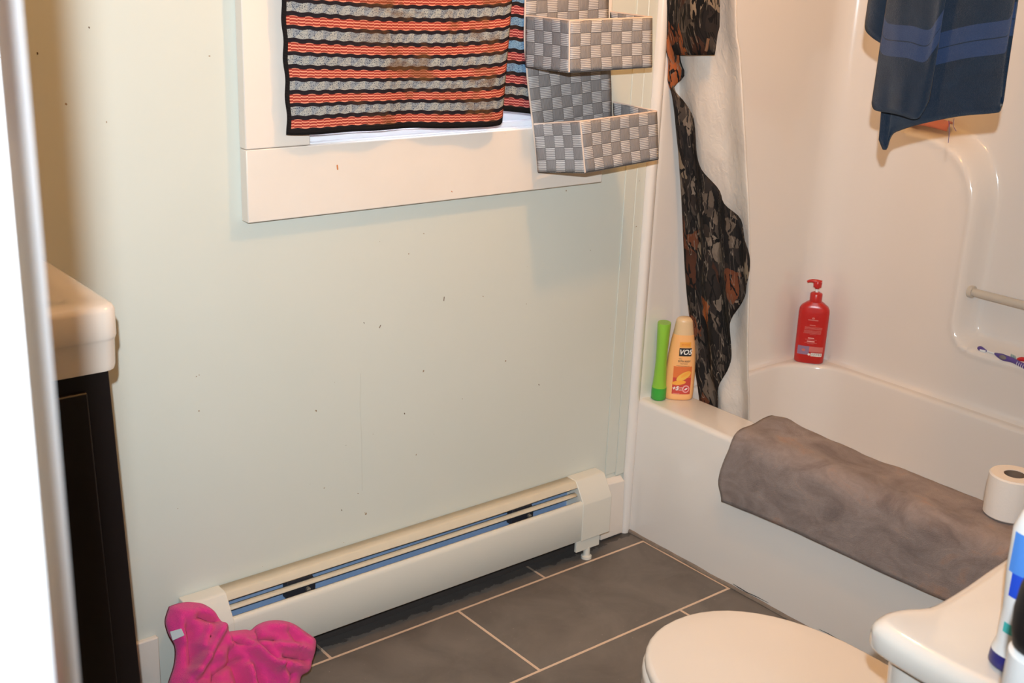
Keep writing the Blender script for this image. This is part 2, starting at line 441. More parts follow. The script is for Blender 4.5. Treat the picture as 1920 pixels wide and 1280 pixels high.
def curve(pts, n):
    "Catmull-Rom resample of 3D/2D points to n+1 points, even in arc length"
    P = [Vector(p) for p in pts]; out = []
    for i in range(len(P)-1):
        p0, p1, p2, p3 = P[max(i-1, 0)], P[i], P[i+1], P[min(i+2, len(P)-1)]
        for k in range(12):
            t = k/12
            out.append(.5*((2*p1)+(p2-p0)*t+(2*p0-5*p1+4*p2-p3)*t*t+(3*p1-p0-3*p2+p3)*t**3))
    out.append(P[-1])
    L = [0]
    for a, b in zip(out, out[1:]): L.append(L[-1]+(b-a).length)
    res = []; j = 0
    for i in range(n+1):
        d = L[-1]*i/n
        while j < len(L)-2 and L[j+1] < d: j += 1
        res.append(out[j].lerp(out[j+1], (d-L[j])/max(L[j+1]-L[j], 1e-9)))
    return res
def rrect(x0, x1, y0, y1, rads, n=8):
    "rounded rectangle, ccw from the +x,-y corner; rads = (x1y0, x1y1, x0y1, x0y0)"
    pts = []
    for (cx, cy, sx, sy, a0), r in zip(((x1, y0, -1, 1, -PI/2), (x1, y1, -1, -1, 0), (x0, y1, 1, -1, PI/2), (x0, y0, 1, 1, PI)), rads):
        for k in range(n+1):
            a = a0+PI/2*k/n; pts.append((cx+sx*r+r*math.cos(a), cy+sy*r+r*math.sin(a)))
    return pts
def z3(pts, z): return [(p[0], p[1], z) for p in pts]
def nz(x, y, z=0): return noise.noise(Vector((x, y, z)))
def text_mesh(s, size, shear=0, bold=0):
    cu = bpy.data.curves.new('lettering', 'FONT'); cu.body = s; cu.size = size; cu.align_x = 'CENTER'; cu.align_y = 'CENTER'; cu.shear = shear; cu.offset = bold
    o = bpy.data.objects.new('lettering', cu); COL.objects.link(o); upd()
    me = bpy.data.meshes.new_from_object(o.evaluated_get(bpy.context.evaluated_depsgraph_get()))
    vs = [v.co.copy() for v in me.vertices]; fs = [list(p.vertices) for p in me.polygons]
    bpy.data.objects.remove(o); bpy.data.curves.remove(cu); bpy.data.meshes.remove(me)
    return vs, fs

# ------------------------------------------------------------------ room shell
LX, RX, FY, CZ = -2.03, .80, -1.60, 2.25
HY = -3.1
def struct(mb, name, mat, **kw): return tag(mb.build(name, mat, **kw), kind='structure')
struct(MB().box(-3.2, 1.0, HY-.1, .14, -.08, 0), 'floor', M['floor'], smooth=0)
struct(MB().box(-3.2, 1.0, HY-.1, .14, CZ, CZ+.08), 'ceiling', M['ceiling'], smooth=0)
WX0, WX1, WZ0, WZ1 = -.971, -.33, 1.113, 1.95
struct(MB().box(LX, WX0, 0, .12, 0, CZ).box(WX1, RX, 0, .12, 0, CZ).box(WX0, WX1, 0, .12, 0, WZ0).box(WX0, WX1, 0, .12, WZ1, CZ), 'wall_back', M['wall'], smooth=0)
struct(MB().box(LX-.1, LX, FY-.11, .12, 0, CZ), 'wall_left', M['wall'], smooth=0)
struct(MB().box(-3.2, LX-.1, FY-.11, FY, 0, CZ).box(-3.2, -3.1, HY, FY-.11, 0, CZ), 'wall_hall_left', M['wall'], smooth=0)
struct(MB().box(RX, RX+.1, HY, .12, 0, CZ), 'wall_right', M['wall'], smooth=0)
DX1 = -1.04
DX0 = at(30, 500, 1, FY-.127).x-.012
struct(MB().box(LX-.1, DX0-.004, FY-.11, FY, 0, CZ).box(DX1, RX, FY-.11, FY, 0, CZ).box(DX0-.004, DX1, FY-.11, FY, 2.05, CZ), 'wall_front', M['wall'], smooth=0)
struct(MB().box(-3.2, 1.0, HY-.1, HY, 0, CZ), 'wall_hall', M['wall'], smooth=0)

# door frame (its left side is at the photo's edge)
dr = root('door_1', (DX0, FY-.11, 0), None, None, kind='structure')
JN, JF = at(30, 500, 1, FY-.127), at(80, 500, 1, FY+.012)
pl_ = [(JN.x-.05, FY-.127), (JN.x-.003, FY-.127), (JN.x, FY-.1255), (JN.x+.0012, FY-.122), (at(52, 500, 1, FY-.010).x, FY-.010), (JF.x-.0006, FY+.008), (JF.x, FY+.012), (JF.x-.003, FY+.016), (JN.x-.05, FY+.016)]
MB().rings([z3(pl_, 0), z3(pl_, 2.08)]).build('jamb', M['doortrim'], dr, smooth=22)
pr_ = [(DX1+.05, FY-.127), (DX1+.004, FY-.127), (DX1, FY-.123), (DX1, FY+.002), (DX1+.05, FY+.002)]
MB().rings([z3(pr_, 0), z3(pr_, 2.08)]).build('jamb', M['doortrim'], dr, smooth=22)

# window
win = root('window_1', (-.65, 0, WZ0), None, None, kind='structure')
T = .026
MB().box(-1.107, WX0, -T, 0, 1.1155, 2.085).build('casing_side', M['trim'], win, bevel=.002)
MB().box(WX1, -.193, -T, 0, 1.1155, 2.085).build('casing_side', M['trim'], win, bevel=.002)
MB().box(-1.107, -.193, -T-.0006, 0, .976, 1.1145).build('casing_bottom', M['trim'], win, bevel=.002)
MB().box(WX0, WX1, -T, 0, WZ1, 2.085).build('casing_top', M['trim'], win, bevel=.002)
MB().box(WX0, WX1, -.012, .11, WZ0-.004, WZ0+.004).box(WX0, WX0+.03, .02, .11, WZ0, WZ1).box(WX1-.03, WX1, .02, .11, WZ0, WZ1).box(WX0, WX1, .02, .11, WZ1-.03, WZ1).box(WX0, WX1, .004, .024, WZ0, WZ0+.015).build('frame', M['vinyl'], win, bevel=.001)
MB().box(WX0+.03, WX1-.03, .045, .08, WZ0+.004, WZ0+.05).box(WX0+.03, WX0+.07, .045, .08, WZ0+.05, WZ1-.03).box(WX1-.07, WX1-.03, .045, .08, WZ0+.05, WZ1-.03).box(WX0+.07, WX1-.07, .045, .08, WZ1-.07, WZ1-.03).box(WX0+.07, WX1-.07, .045, .08, 1.52, 1.56).build('sash', M['vinyl'], win, bevel=.002)
MB().box(WX0+.07, WX1-.07, .06, .064, WZ0+.05, WZ1-.07).build('pane', M['glass'], win, smooth=0)

# baseboards, corner strips
struct(MB().box(LX, -1.325, -.013, 0, .0, .150), 'baseboard_back', M['trim'], bevel=.003)
bp = [(-.116, -.016), (-.037, -.016), (-.037, 0), (-.116, 0)]
bb = MB().rings([[(-.108, -.018, .006), (-.028, -.018, .006), (-.028, 0, .006), (-.108, 0, .006)], [(-.113, -.018, .166), (-.034, -.018, .160), (-.034, 0, .172), (-.113, 0, .176)]])
struct(bb, 'baseboard_end', M['trim'], bevel=.0015)
struct(MB().box(-.092, -.055, -.003, 0, .185, CZ), 'trim_1', M['wall'], bevel=.002)
struct(MB().box(-.055, -.024, -.004, 0, .175, CZ), 'trim_2', M['wall'], bevel=.002)

# small marks on the painted wall and casing
wl = bpy.data.objects['wall_back']
def wmark(parent, pts, w, y, mat):
    q = [at(px, py, 1, y) for px, py in pts]; MB().tube(q, w, 6).build('mark', mat, parent)
M['wallmark'] = plain('old_mark', (112, 92, 74), .8); M['rust'] = plain('rust_mark', (206, 128, 70), .8); M['faint'] = plain('faint_seam', (203, 203, 192), .5)
for pts, w in (([(833, 556), (832, 564)], .0010), ([(714, 609), (711, 615)], .0009), ([(758, 774), (759, 776)], .0012), ([(682, 604), (683, 606)], .0008), ([(166, 50), (168, 53)], .0011), ([(70, 98), (71, 102)], .0010), ([(640, 955), (641, 957)], .0010), ([(1010, 720), (1011, 722)], .0009)): wmark(wl, pts, w, -.0002, M['wallmark'])
wmark(wl, [(676, 700), (675, 760), (678, 830), (679, 920)], .0008, .0004, M['faint'])
wmark(win, [(632, 309), (633, 318)], .0016, -T-.0006, M['rust'])
wmark(win, [(846, 358), (848, 360)], .0009, -T-.0006, M['rust'])
# ------------------------------------------------------------------ bathtub and surround (one moulded unit)
tub = root('bathtub', (.35, -.76, 0), 'white moulded bathtub and shower surround with a low front apron', 'bathtub')
Y0, Y1 = -1.575, -.004
TZ = .385
rings = []
def outer(i, z, r=.006): return z3(rrect(i, RX-.008, Y0, Y1, (r, r, r, r), 10), z)
rings += [outer(0, 0), outer(0, TZ-.014)]
for k in range(1, 5):
    a = PI/2*k/4; rings.append(outer(.014*(1-math.cos(a)), TZ-.014+.014*math.sin(a)))
def basin(i, z, s=0): return z3(rrect(.125+i, .676-i, -1.48+i, -.028-i, (.12, .15-s, .06, .10), 10), z)
for k in range(5):
    a = PI/2*k/4; rings.append(basin(.012*math.sin(a), TZ-.012*(1-math.cos(a))))
rings += [basin(.020, .30), basin(.030, .20), basin(.042, .13), basin(.07, .095), basin(.12, .085)]
MB().rings(rings, False, True).build('tub', M['tub'], tub, smooth=50)
# surround: end wall with bullnose front edge, rounded corner, far wall with moulded niche
def smin(a, b, k):
    h = max(k-abs(a-b), 0)/k; return min(a, b)-h*h*k*.25
def boxd(y, z, y0, y1, z0, z1, r):
    cy, cz = (y0+y1)/2, (z0+z1)/2; qy, qz = abs(y-cy)-(y1-y0)/2+r, abs(z-cz)-(z1-z0)/2+r
    return math.hypot(max(qy, 0), max(qz, 0))+min(max(qy, qz), 0)-r
WALLX = .700
def niche(y, z):
    a = boxd(y, z, -1.12, -.475, .545, 2.4, .055); b = boxd(y, z, -1.12, -.20, 1.075, 2.4, .06)
    d = smin(a, b, .20)
    return .065*(1-sm(-.022, .012, d)) - .004*math.exp(-((d-.014)/.007)**2)
def far_x(y, z): return WALLX + niche(y, z) + .012*sm(.385, 1.9, z)
EY = -.014
ST = 1.93
path = []
for k in range(7):
    a = PI*k/6*.75; path.append((-.010-.010*math.sin(a), EY-.006-.008*(math.cos(a))*1.0, 0))
path = [(-.004, -.010, 0), (.008, EY, 0), (.02, EY, 0)]
path += [(x/100, EY, 0) for x in range(4, 62, 4)]
RC = .075
far = []
for k in range(11):
    a = PI/2*k/10; path.append((WALLX-RC+RC*math.sin(a), EY-RC+RC*math.cos(a), 0))
ny = 190
for k in range(1, ny): path.append((WALLX, lerp(EY-RC, Y0, k/(ny-1)), 1))
nzr = 190
verts = []; faces = []
for j in range(nzr+1):
    z = lerp(TZ-.004, ST, j/nzr)
    for (x, y, fl) in path:
        if fl: X = far_x(y, z)
        else: X = x + (.012*sm(.385, 1.9, z) if x > .6 else 0)
        fx = -.0*(z-TZ)
        # the small fillet where wall meets rim
        e = .010*math.exp(-(z-TZ)/.008)
        verts.append((X-(e if fl else 0), y-(e if (not fl and x > .02) else 0), z))
n = len(path)
for j in range(nzr):
    for i in range(n-1): faces.append((j*n+i, j*n+i+1, (j+1)*n+i+1, (j+1)*n+i))
MB().add(verts, faces).build('surround', M['tub'], tub, smooth=60)
gb = []
for k in range(9): gb.append((far_x(-.50, .68)-.034, lerp(-.485, -1.06, k/8), .683))
fp = [(-.024, -.002), (-.024, -.006), (-.022, -.013), (-.017, -.018), (-.010, -.0195), (-.003, -.018), (.004, -.0145), (.006, -.004)]
MB().rings([z3(fp, .0), z3(fp, ST)]).build('front_flange', M['tub'], tub, smooth=70)
gbar = MB().tube(gb, .0108, 14).build('grab_bar', M['bar'], tub)
MB().tube([(gb[0][0], -.476, .683), (gb[0][0], -.488, .683)], .0165, 18).build('grab_bar_flange', M['bar'], gbar)
# grimy caulk along the apron foot and scuffs
cpts = []
for k in range(61):
    y = lerp(-.012, -1.5, k/60); cpts.append((-.002+.0025*nz(y*9, 2), y, .003+.002*nz(y*14, 7)))
MB().tube(cpts, [.0055+.002*nz(k*.6, 1) for k in range(61)], 8).build('caulk', M['caulk'], tub)
def apron_mark(name, pts, w):
    q = [at(px, py, 0, -.0006) for px, py in pts]
    MB().tube(q, w, 6).build(name, M['grime_and_shade'], tub)
apron_mark('scuff_mark', [(1374, 1094), (1385, 1101), (1400, 1110), (1420, 1119), (1441, 1130)], [.0004, .0012, .001, .0009, .0003])
apron_mark('scuff_mark', [(1535, 1179), (1552, 1187), (1566, 1195), (1584, 1205), (1600, 1213)], [.0003, .0008, .0007, .001, .0004])
apron_mark('scuff_mark', [(1187, 1001), (1197, 1005), (1203, 1012), (1215, 1018), (1236, 1029), (1245, 1035)], [.0006, .0014, .0008, .0007, .0016, .0005])

# ------------------------------------------------------------------ baseboard heater
ht = root('baseboard_heater', (-.70, -.03, 0), 'long white baseboard heater with a slotted damper along the window wall', 'heater')
HX0, HX1 = -1.275, -.130
MB().box(HX0, HX1-.01, -.006, -.001, .085, .206).build('back_panel', M['fin'], ht, smooth=0)
def extr(prof, x0, x1, name, mat, bev=0, th=.0012, nseg=40, warp=None):
    n = len(prof)
    mb = MB()
    rings = []
    for k in range(nseg+1):
        x = lerp(x0, x1, k/nseg); rings.append([(x, p[0], p[1]+(warp(x) if warp else 0)*(i/(n-1))) for i, p in enumerate(prof)])
    mb.rings(rings, False, False, close=False)
    return mb.build(name, mat, ht, smooth=50, solid=th, off=0)
hood = [(-.002, .2155), (-.030, .2155), (-.034, .2150), (-.0365, .2130), (-.0425, .2035), (-.0435, .2015), (-.0425, .2000)]
extr(hood, HX0+.05, HX1-.06, 'hood', M['heaterdirty'], warp=lambda x: .004*math.exp(-((x+.55)/.13)**2)*0 + .0025*sm(-.9, -.55, x)*(1-sm(-.5, -.3, x))*-1)
blade = [(-.034, .1845), (-.038, .1850), (-.044, .1835), (-.0465, .1800), (-.0465, .1788)]
extr(blade, HX0+.09, HX1-.10, 'damper', M['heaterdirty'])
cover = [(-.055, .1685), (-.058, .1692), (-.0625, .1685), (-.0662, .1650), (-.0680, .1590), (-.0680, .0640), (-.066, .0620), (-.060, .0620)]
extr(cover, HX0+.05, HX1-.06, 'front_cover', M['heater'])
MB().box(HX0+.05, HX1-.06, -.045, -.012, .085, .140).build('fin_element', M['fin'], ht, bevel=.004)
MB().box(HX0+.03, HX1-.03, -.006, -.0008, .0005, .084).build('base_shade_strip', M['grime_and_shade'], ht, smooth=0)  # dark strip: shade and dirt below the cover put into its colour
# end caps
capl = [(-.001, .2175), (-.031, .2175), (-.0355, .2160), (-.039, .2130), (-.0695, .1650), (-.0705, .1600), (-.0705, .0610), (-.001, .0610)]
def cap(x0, x1, name):
    mb = MB().rings([[(x0, p[0], p[1]) for p in capl], [(x1, p[0], p[1]) for p in capl]])
    return mb.build(name, M['heater'], ht, bevel=.0015, smooth=40)
cap(HX0, HX0+.088, 'end_cap'); cap(HX1-.098, HX1, 'end_cap')
for px, py in ((560, 1100), (976, 962)):
    p = at(px, py, 1, -.03)
    br = [(p.x-.028, .1985), (p.x+.030, .2005), (p.x+.033, .1900), (p.x+.040, .1760), (p.x+.040, .150), (p.x-.03, .150)]
    MB().rings([[(a, -.012, b) for a, b in br], [(a, -.0325, b) for a, b in br]]).build('bracket', M['bracket'], ht, bevel=.002)
    MB().tube([(p.x+.012, -.0480, .1705), (p.x+.012, -.0530, .1705)], [.006, .005], 12).build('bolt', M['grey_metal'], ht)
MB().box(-.240, -.160, -.066, -.058, .030, .061).build('lower_bracket', M['heater'], ht, bevel=.001)
MB().lathe([(.014, .0), (.014, .007), (.009, .009), (.009, .034)], 16, (-.196, -.058)).build('foot', M['heater'], ht)
# ------------------------------------------------------------------ striped towel in the window
tw = root('striped_towel', (-.75, -.04, 1.14), 'worn red, grey and black striped towel hung over the window', 'towel')
def ruledP(topc, botc, nu, nv, wave, uvs, name, mat, parent, solid=.003, flip=False):
    def fn(u, v):
        a, b = topc[round(u*nu)], botc[round(u*nu)]
        p = a.lerp(b, v); return p+wave(u, v)
    def uvf(u, v): return (u*uvs[0], (1-v)*uvs[1])
    return MB().grid(fn, nu, nv, uvf).build(name, mat, parent, smooth=80, solid=solid, off=0, fix=False)
yf = -.047
def ext(px, z, y):   # photo point at the frame's top carried straight up to height z
    p = at(px, 0, 1, y); return Vector((p.x, y, z))
ROD_Z = 2.03
topc = [at(525, 0, 1, yf), at(640, 0, 1, yf), at(760, 0, 1, yf), at(880, 0, 1, yf), at(981, 0, 1, yf)]
topc = [p + Vector((0, 0, 0)) for p in topc]
dz = ROD_Z-1.383
topc = curve([(p.x+(-.015 if i == 0 else 0), yf, ROD_Z) for i, p in enumerate(topc)], 64)
botpx = [(540, 253), (560, 253), (620, 248), (700, 243), (780, 240), (860, 239), (925, 234), (937, 228)]
botc = curve([at(x, y, 1, yf) for x, y in botpx], 64)
def wv_front(u, v):
    x = u
    f = .006*math.sin(x*11+1.5*v)*v + .004*math.sin(x*23+2)*v + .004*nz(x*4, v*6, 1)
    side = 0
    # the left and right edges wander the way the photo shows
    side = (.0015*math.sin(v*80))*(1-sm(0, .05, u))
    side += -.012*math.sin(min(v*1.0, 1)*PI)*sm(.8, 1, u)*0
    sag = -.012*math.sin(u*PI)*sm(.2, .8, v)*(1-sm(.8, 1, v))
    return Vector((side, f-.006*v, sag))
hgt = ROD_Z-1.135
ruledP(topc, botc, 64, 120, wv_front, (.56, hgt), 'front_layer', M['stripe'], tw)
yb = -.031
topb = curve([(x, yb, ROD_Z) for x in (-.98, -.8, -.6, -.375)], 40)
botb = curve([at(900, 206, 1, yb), at(940, 208, 1, yb), at(970, 210, 1, yb), at(1004, 214, 1, yb)], 40)
botb = curve([at(600, 214, 1, yb), at(750, 210, 1, yb), at(900, 206, 1, yb), at(945, 208, 1, yb), at(1004, 214, 1, yb)], 40)
bl_ = ruledP(topb, botb, 40, 80, lambda u, v: Vector((0, -.0012*(1+math.sin(u*14))*v, 0)), (.60, hgt-.02), 'back_layer', M['stripe_back'], tw)
bl_['label'] = 'bluer, less stained back layer'
rodw = root('window_rod', (-.65, -.042, ROD_Z), 'slim metal rod above the window holding the striped towel', 'rod')
MB().tube([(-1.06, -.042, ROD_Z+.003), (-.24, -.042, ROD_Z+.003)], .006, 12).build('rod', M['grey_metal'], rodw)
for bx_ in (-1.05, -.27): MB().box(bx_, bx_+.02, -.046, -T, ROD_Z-.01, ROD_Z+.012).build('bracket', M['grey_metal'], rodw, bevel=.002)

# ------------------------------------------------------------------ hanging basket organiser
ob = root('hanging_basket', (-.32, -.035, 1.0), 'grey woven-strap hanging organiser with two open baskets beside the window', 'basket')
yk = -.037
# back panel
lb = [at(985, 0, 1, yk), at(987, 120, 1, yk), at(1000, 240, 1, yk), at(1009, 318, 1, yk)]
rb = [at(1140, 0, 1, yk), at(1143, 120, 1, yk), at(1147, 215, 1, yk), at(1152, 290, 1, yk)]
up_ = Vector((-.028, 0, .5))
lb = [Vector((lb[0].x-.004, yk, 1.98))] + lb; rb = [Vector((rb[0].x-.012, yk, 1.98))] + rb
L_, R2 = curve(lb, 60), curve(rb, 60)
MB().grid(lambda u, v: L_[round(v*60)].lerp(R2[round(v*60)], u) + Vector((0, .002*math.sin(u*18)*math.sin(v*40), 0)), 16, 60, lambda u, v: (u*.2376, (1-v)*.96)).build('back_panel', M['weave'], ob, solid=.004, off=0, fix=False)
MB().tube(L_, .0022, 8).build('piping', M['piping'], ob)
MB().tube(R2, .0016, 8).build('piping', M['weave'], ob)
for hx in (-.365, -.315): MB().tube([(hx, -.02, 2.0), (hx, -.03, 1.975)], .004, 8).build('hook', M['grey_metal'], ob)
def basket(c, name):
    # c: FTL, FTR, FBL, FBR, BTL, BTR, BBL, BBR
    ftl, ftr, fbl, fbr, btl, btr, bbl, bbr = [Vector(p) for p in c]
    b = root(name, (ftl+fbr)/2, None, None); b.parent = ob; b.matrix_parent_inverse = ob.matrix_world.inverted(); upd()
    def panel(nm, tl, tr, bl, br, u0, w, bulge):
        h = .1048; nrm = (tr-tl).cross(bl-tl).normalized()
        def fn(u, v):
            p = tl.lerp(tr, u).lerp(bl.lerp(br, u), v)
            return p + nrm*(bulge*math.sin(u*PI)*math.sin(v*PI)*.9 + .0012*math.sin(u*w/.0297*PI*2)*math.sin(v*8*PI))
        return MB().grid(fn, 20, 12, lambda u, v: (u0+u*w, (1-v)*h)).build(nm, M['weave'], b, solid=.004, off=0, fix=False)
    panel('front', ftl, ftr, fbl, fbr, 0, .2376, .004)
    panel('side', btl, ftl, bbl, fbl, .0297*5, .0297*5, .004)
    panel('side', ftr, btr, fbr, bbr, 0, .0297*5, .003)
    panel('base', fbl, fbr, bbl, bbr, 0, .2376, 0)
    MB().tube([btl, ftl, ftr, btr], .0024, 8).build('rim', M['piping'], b)
    MB().tube([ftl, fbl], .0022, 8).build('corner_piping', M['piping'], b)
    return b
yfr = -.17
def F(px, py): return at(px, py, 1, yfr)
def B(px, py): return at(px, py, 1, yk-.006)
a = [F(1068, 39), F(1222, 33), F(1067, 135), F(1222, 125)]
basket(a+[B(987, 30), a[1]+Vector((0, .13, .004)), B(986, 125), a[3]+Vector((0, .13, 0))], 'woven_basket')
a = [F(1088, 228), F(1231, 209), F(1097, 323), F(1234, 298)]
basket(a+[B(1002, 233), a[1]+Vector((-.01, .13, .006)), B(1009, 322), a[3]+Vector((-.01, .13, 0))], 'woven_basket')

# ------------------------------------------------------------------ shower rod, curtain, liner, blue towel
# the curtain hangs from the rod outside the tub and leans in over the ledge
CX0, CX1, CZ1, CZ0 = .005, .146, 1.39, .385
slope = (CX1-CX0)/(CZ1-CZ0)
RODZ = 1.99
RODX = CX0 - slope*(RODZ-CZ1)
rod = root('shower_rod', (RODX, -.78, RODZ+.012), 'straight shower rod above the tub front edge', 'rod')
MB().tube([(RODX, -.004, RODZ+.012), (RODX, FY+.004, RODZ+.012)], .0125, 16).build('tube', M['grey_metal'], rod)
MB().tube([(RODX, -.001, RODZ+.012), (RODX, -.018, RODZ+.012)], .028, 20).build('flange', M['grey_metal'], rod)
MB().tube([(RODX, FY+.001, RODZ+.012), (RODX, FY+.018, RODZ+.012)], .028, 20).build('flange', M['grey_metal'], rod)
def cp(px, py, off=0): return atp(px, py, (1, 0, slope), CX0+slope*CZ1+off)
def rows_cloth(left, right, off, nu, nv, fold, name, mat, parent, uvw, top=True, bot=.20, solid=.0025, extra=None):
    L = [cp(x, y, off) for x, y in left]; Rr = [cp(x, y, off) for x, y in right]
    if top:
        L = [Vector((RODX+off, L[0].y-.002, RODZ))] + L; Rr = [Vector((RODX+off, Rr[0].y-.004, RODZ))] + Rr
    if bot is not None:
        for Q in (L, Rr):
            e = Q[-1]; Q.append(Vector((CX1+slope*(CZ0-bot)*.6+off, e.y-.004, bot)))
    L, Rr = curve(L, nv), curve(Rr, nv)
    zt = L[0].z
    def fn(u, v):
        j = round(v*nv); p = L[j].lerp(Rr[j], u); w = (Rr[j]-L[j]).length
        return p + Vector((fold(u, v, w), 0, 0)) + (extra(u, v) if extra else Vector())
    def uvf(u, v):
        j = round(v*nv); return (u*max((Rr[j]-L[j]).length*1.6, .02), zt-L[j].lerp(Rr[j], u).z)
    return MB().grid(fn, nu, nv, uvf).build(name, mat, parent, smooth=80, solid=solid, off=0, fix=False)
cl = [(1246, 0), (1252, 100), (1262, 200), (1270, 280), (1277, 400), (1283, 478), (1291, 566), (1298, 625), (1304, 685), (1310, 714), (1315, 752)]
crr = [(1272, 0), (1270, 106), (1278, 139), (1264, 166), (1282, 193), (1300, 232), (1305, 258), (1306, 286), (1322, 319), (1344, 359), (1364, 384), (1383, 412), (1392, 439), (1405, 462), (1410, 489), (1407, 522), (1391, 560), (1376, 596), (1370, 617), (1368, 661), (1362, 688), (1350, 729), (1343, 762)]
cur = root('shower_curtain', (RODX, -.06, .21), 'dark camouflage-print shower curtain bunched at the far end of the tub', 'shower curtain')
# give left rows the same heights as right rows
def leftx(y): return interp([(b, a) for a, b in cl], y)
rows_cloth([(leftx(y), y) for x, y in crr], crr, .0, 16, 150, lambda u, v, w: .010*math.sin(u*PI*2.4*max(w/.08, .5)+1+v*3)*min(w/.06, 1)+.004*nz(u*3, v*9)-.006*math.sin(u*PI), 'panel', M['camo'], cur, .1)
fl_l = [(1246, 0), (1250, 60), (1262, 103)]; fl_r = [(1345, 0), (1341, 60), (1336, 103)]
rows_cloth(fl_l, fl_r, -.020, 20, 30, lambda u, v, w: .007*math.sin(u*7+1)+.003*nz(u*4, v*5), 'folded_flap', M['camo'], cur, .1, bot=None)
pn = cp(1327, 84, -.034)
clp = MB().tube([pn+Vector((0, 0, .014)), pn+Vector((0, .002, -.008)), pn+Vector((0, .004, -.014))], .0035, 8).build('clip', M['ink_brown'], cur)
clp['label'] = 'small tan clip on the folded flap'
lin_l = [(leftx(y)+6, y) for y in (0, 100, 200, 300, 400, 500, 600, 700, 756)]
lin_r = [(1384, 0), (1391, 100), (1397, 200), (1404, 300), (1409, 400), (1409, 500), (1407, 600), (1407, 700), (1407, 785)]
ln = root('curtain_liner', (RODX+.02, -.12, .21), 'off-white shower liner hanging behind the camouflage curtain', 'shower liner')
rows_cloth(lin_l, lin_r, .022, 40, 90, lambda u, v, w: .009*math.sin(u*9.5+1.2*math.sin(v*3))*(.6+.4*v)+.004*nz(u*5, v*8, 3), 'sheet', M['liner'], ln, .2)

# blue towel over the rod
bt = root('hanging_towel', (RODX, -.68, 1.11), 'folded navy blue towel hanging from the shower rod', 'towel')
bx = RODX-.004
def T3(px, py, x): return at(px, py, 0, x)
def cols_cloth(top_px, bot_px, x, nu, nv, fold, name, zt, uvh):
    A = curve([Vector((x, T3(px, 0, x).y, zt)) for px in top_px], nu)
    Bc = curve([T3(px, py, x) for px, py in bot_px], nu)
    def fn(u, v):
        i = round(u*nu); return A[i].lerp(Bc[i], v) + Vector((fold(u, v), 0, 0))
    def uvf(u, v):
        i = round(u*nu); return (A[i].lerp(Bc[i], v).y, (A[i].z-Bc[i].z)*(1-v) - uvh(u))
    return MB().grid(fn, nu, nv, uvf).build(name, M['bluetowel'], bt, smooth=80, solid=.007, off=0, fix=False)
XB = bx+.016
o = cols_cloth([1640, 1690, 1760, 1830, 1902], [(1647, 262), (1654, 281), (1660, 277), (1666, 256), (1680, 246), (1730, 232), (1800, 218), (1855, 213), (1871, 208), (1876, 180)], XB, 60, 60, lambda u, v: .006*math.sin(u*8+.5)*v+.004*nz(u*4, v*4), 'back_fold', RODZ+.024, lambda u: -.0 if u > .4 else .0)
XF = bx-.014
o = cols_cloth([1674, 1700, 1740, 1788], [(1637, 192), (1640, 202), (1650, 208), (1690, 214), (1724, 222), (1742, 186)], XF, 40, 60, lambda u, v: -.008*math.sin(u*PI)*v-.003*nz(u*5, v*6, 2), 'front_fold', RODZ+.026, lambda u: 0)
o = cols_cloth([1642, 1655, 1678], [(1626, 35), (1631, 56), (1645, 72), (1664, 88)], bx+.004, 24, 50, lambda u, v: -.012*math.sin(u*PI)*sm(.3, .9, v), 'side_fold', RODZ+.024, lambda u: 1)
th = [T3(1779, 226, XB), T3(1780, 245, XB), T3(1778, 268, XB)]; th2 = [T3(1789, 222, XB), T3(1788, 236, XB), T3(1793, 246, XB)]
MB().tube(curve(th, 12), .0005, 5).tube(curve(th2, 12), .0004, 5).build('loose_thread', M['navy'], bt)
# saddle over the rod so the folds read as one towel
MB().grid(lambda u, v: Vector((RODX+math.cos(PI*v)*.021, lerp(T3(1672, 0, bx).y, T3(1890, 0, bx).y, u), RODZ+.014+math.sin(PI*v)*.02)), 20, 12, lambda u, v: (u*.2, 5)).build('saddle', M['bluetowel'], bt, smooth=80, solid=.005, off=0, fix=False)

# ------------------------------------------------------------------ bath mat over the tub ledge
mt = root('bath_mat', (.06, -.85, TZ), 'mottled grey-brown plush mat draped over the tub ledge', 'bath mat')
def mat_pt(s, t):
    # s along -y from the left end, t across: 0 outer lower hem -> 1 inner lower hem
    y = -.325 - s*1.12
    zb = lerp(.226, .262, s*1.1) + .004*math.sin(s*9)
    hump = .012*math.exp(-((s-.05)/.06)**2) + .006*nz(s*5, 3) + .003*nz(s*13, 8)
    zt = TZ+.020
    prof = [(-.016, zb), (-.018, lerp(zb, zt, .4)), (-.019, zt-.06), (-.014, zt-.018), (.006, zt+.002), (.05, zt+.004), (.095, zt+.006+hump), (.128, zt+.004+hump), (.150, zt-.02+hump*.6), (.156, zt-.07), (.160, .25)]
    i = t*(len(prof)-1)
    return y, prof, i
def mat_fn(u, v):
    y, prof, _ = mat_pt(u, v)
    c = mat_cache.setdefault(round(u*90), curve([(p[0], 0, p[1]) for p in prof], 48))
    p = c[round(v*48)]
    # corners are rounded in at the left end
    e = -.016*(1-sm(0, .10, v)) - .028*sm(.1, .34, v)*(1-sm(.75, .95, v)) 
    yy = y + (1-sm(0, .09, u))*(-.0 + e*1.0)*(1) 
    bulge = .0035*nz(u*14, v*5, 2)+.0018*nz(u*40, v*16, 5)
    return Vector((p.x-bulge*(1 if v < .4 else -.4), yy, p.z+bulge*.5))
mat_cache = {}
MB().grid(mat_fn, 90, 48, lambda u, v: (u*1.12, v*.5)).build('pile', M['mat'], mt, smooth=80, solid=.016, off=0, fix=False)
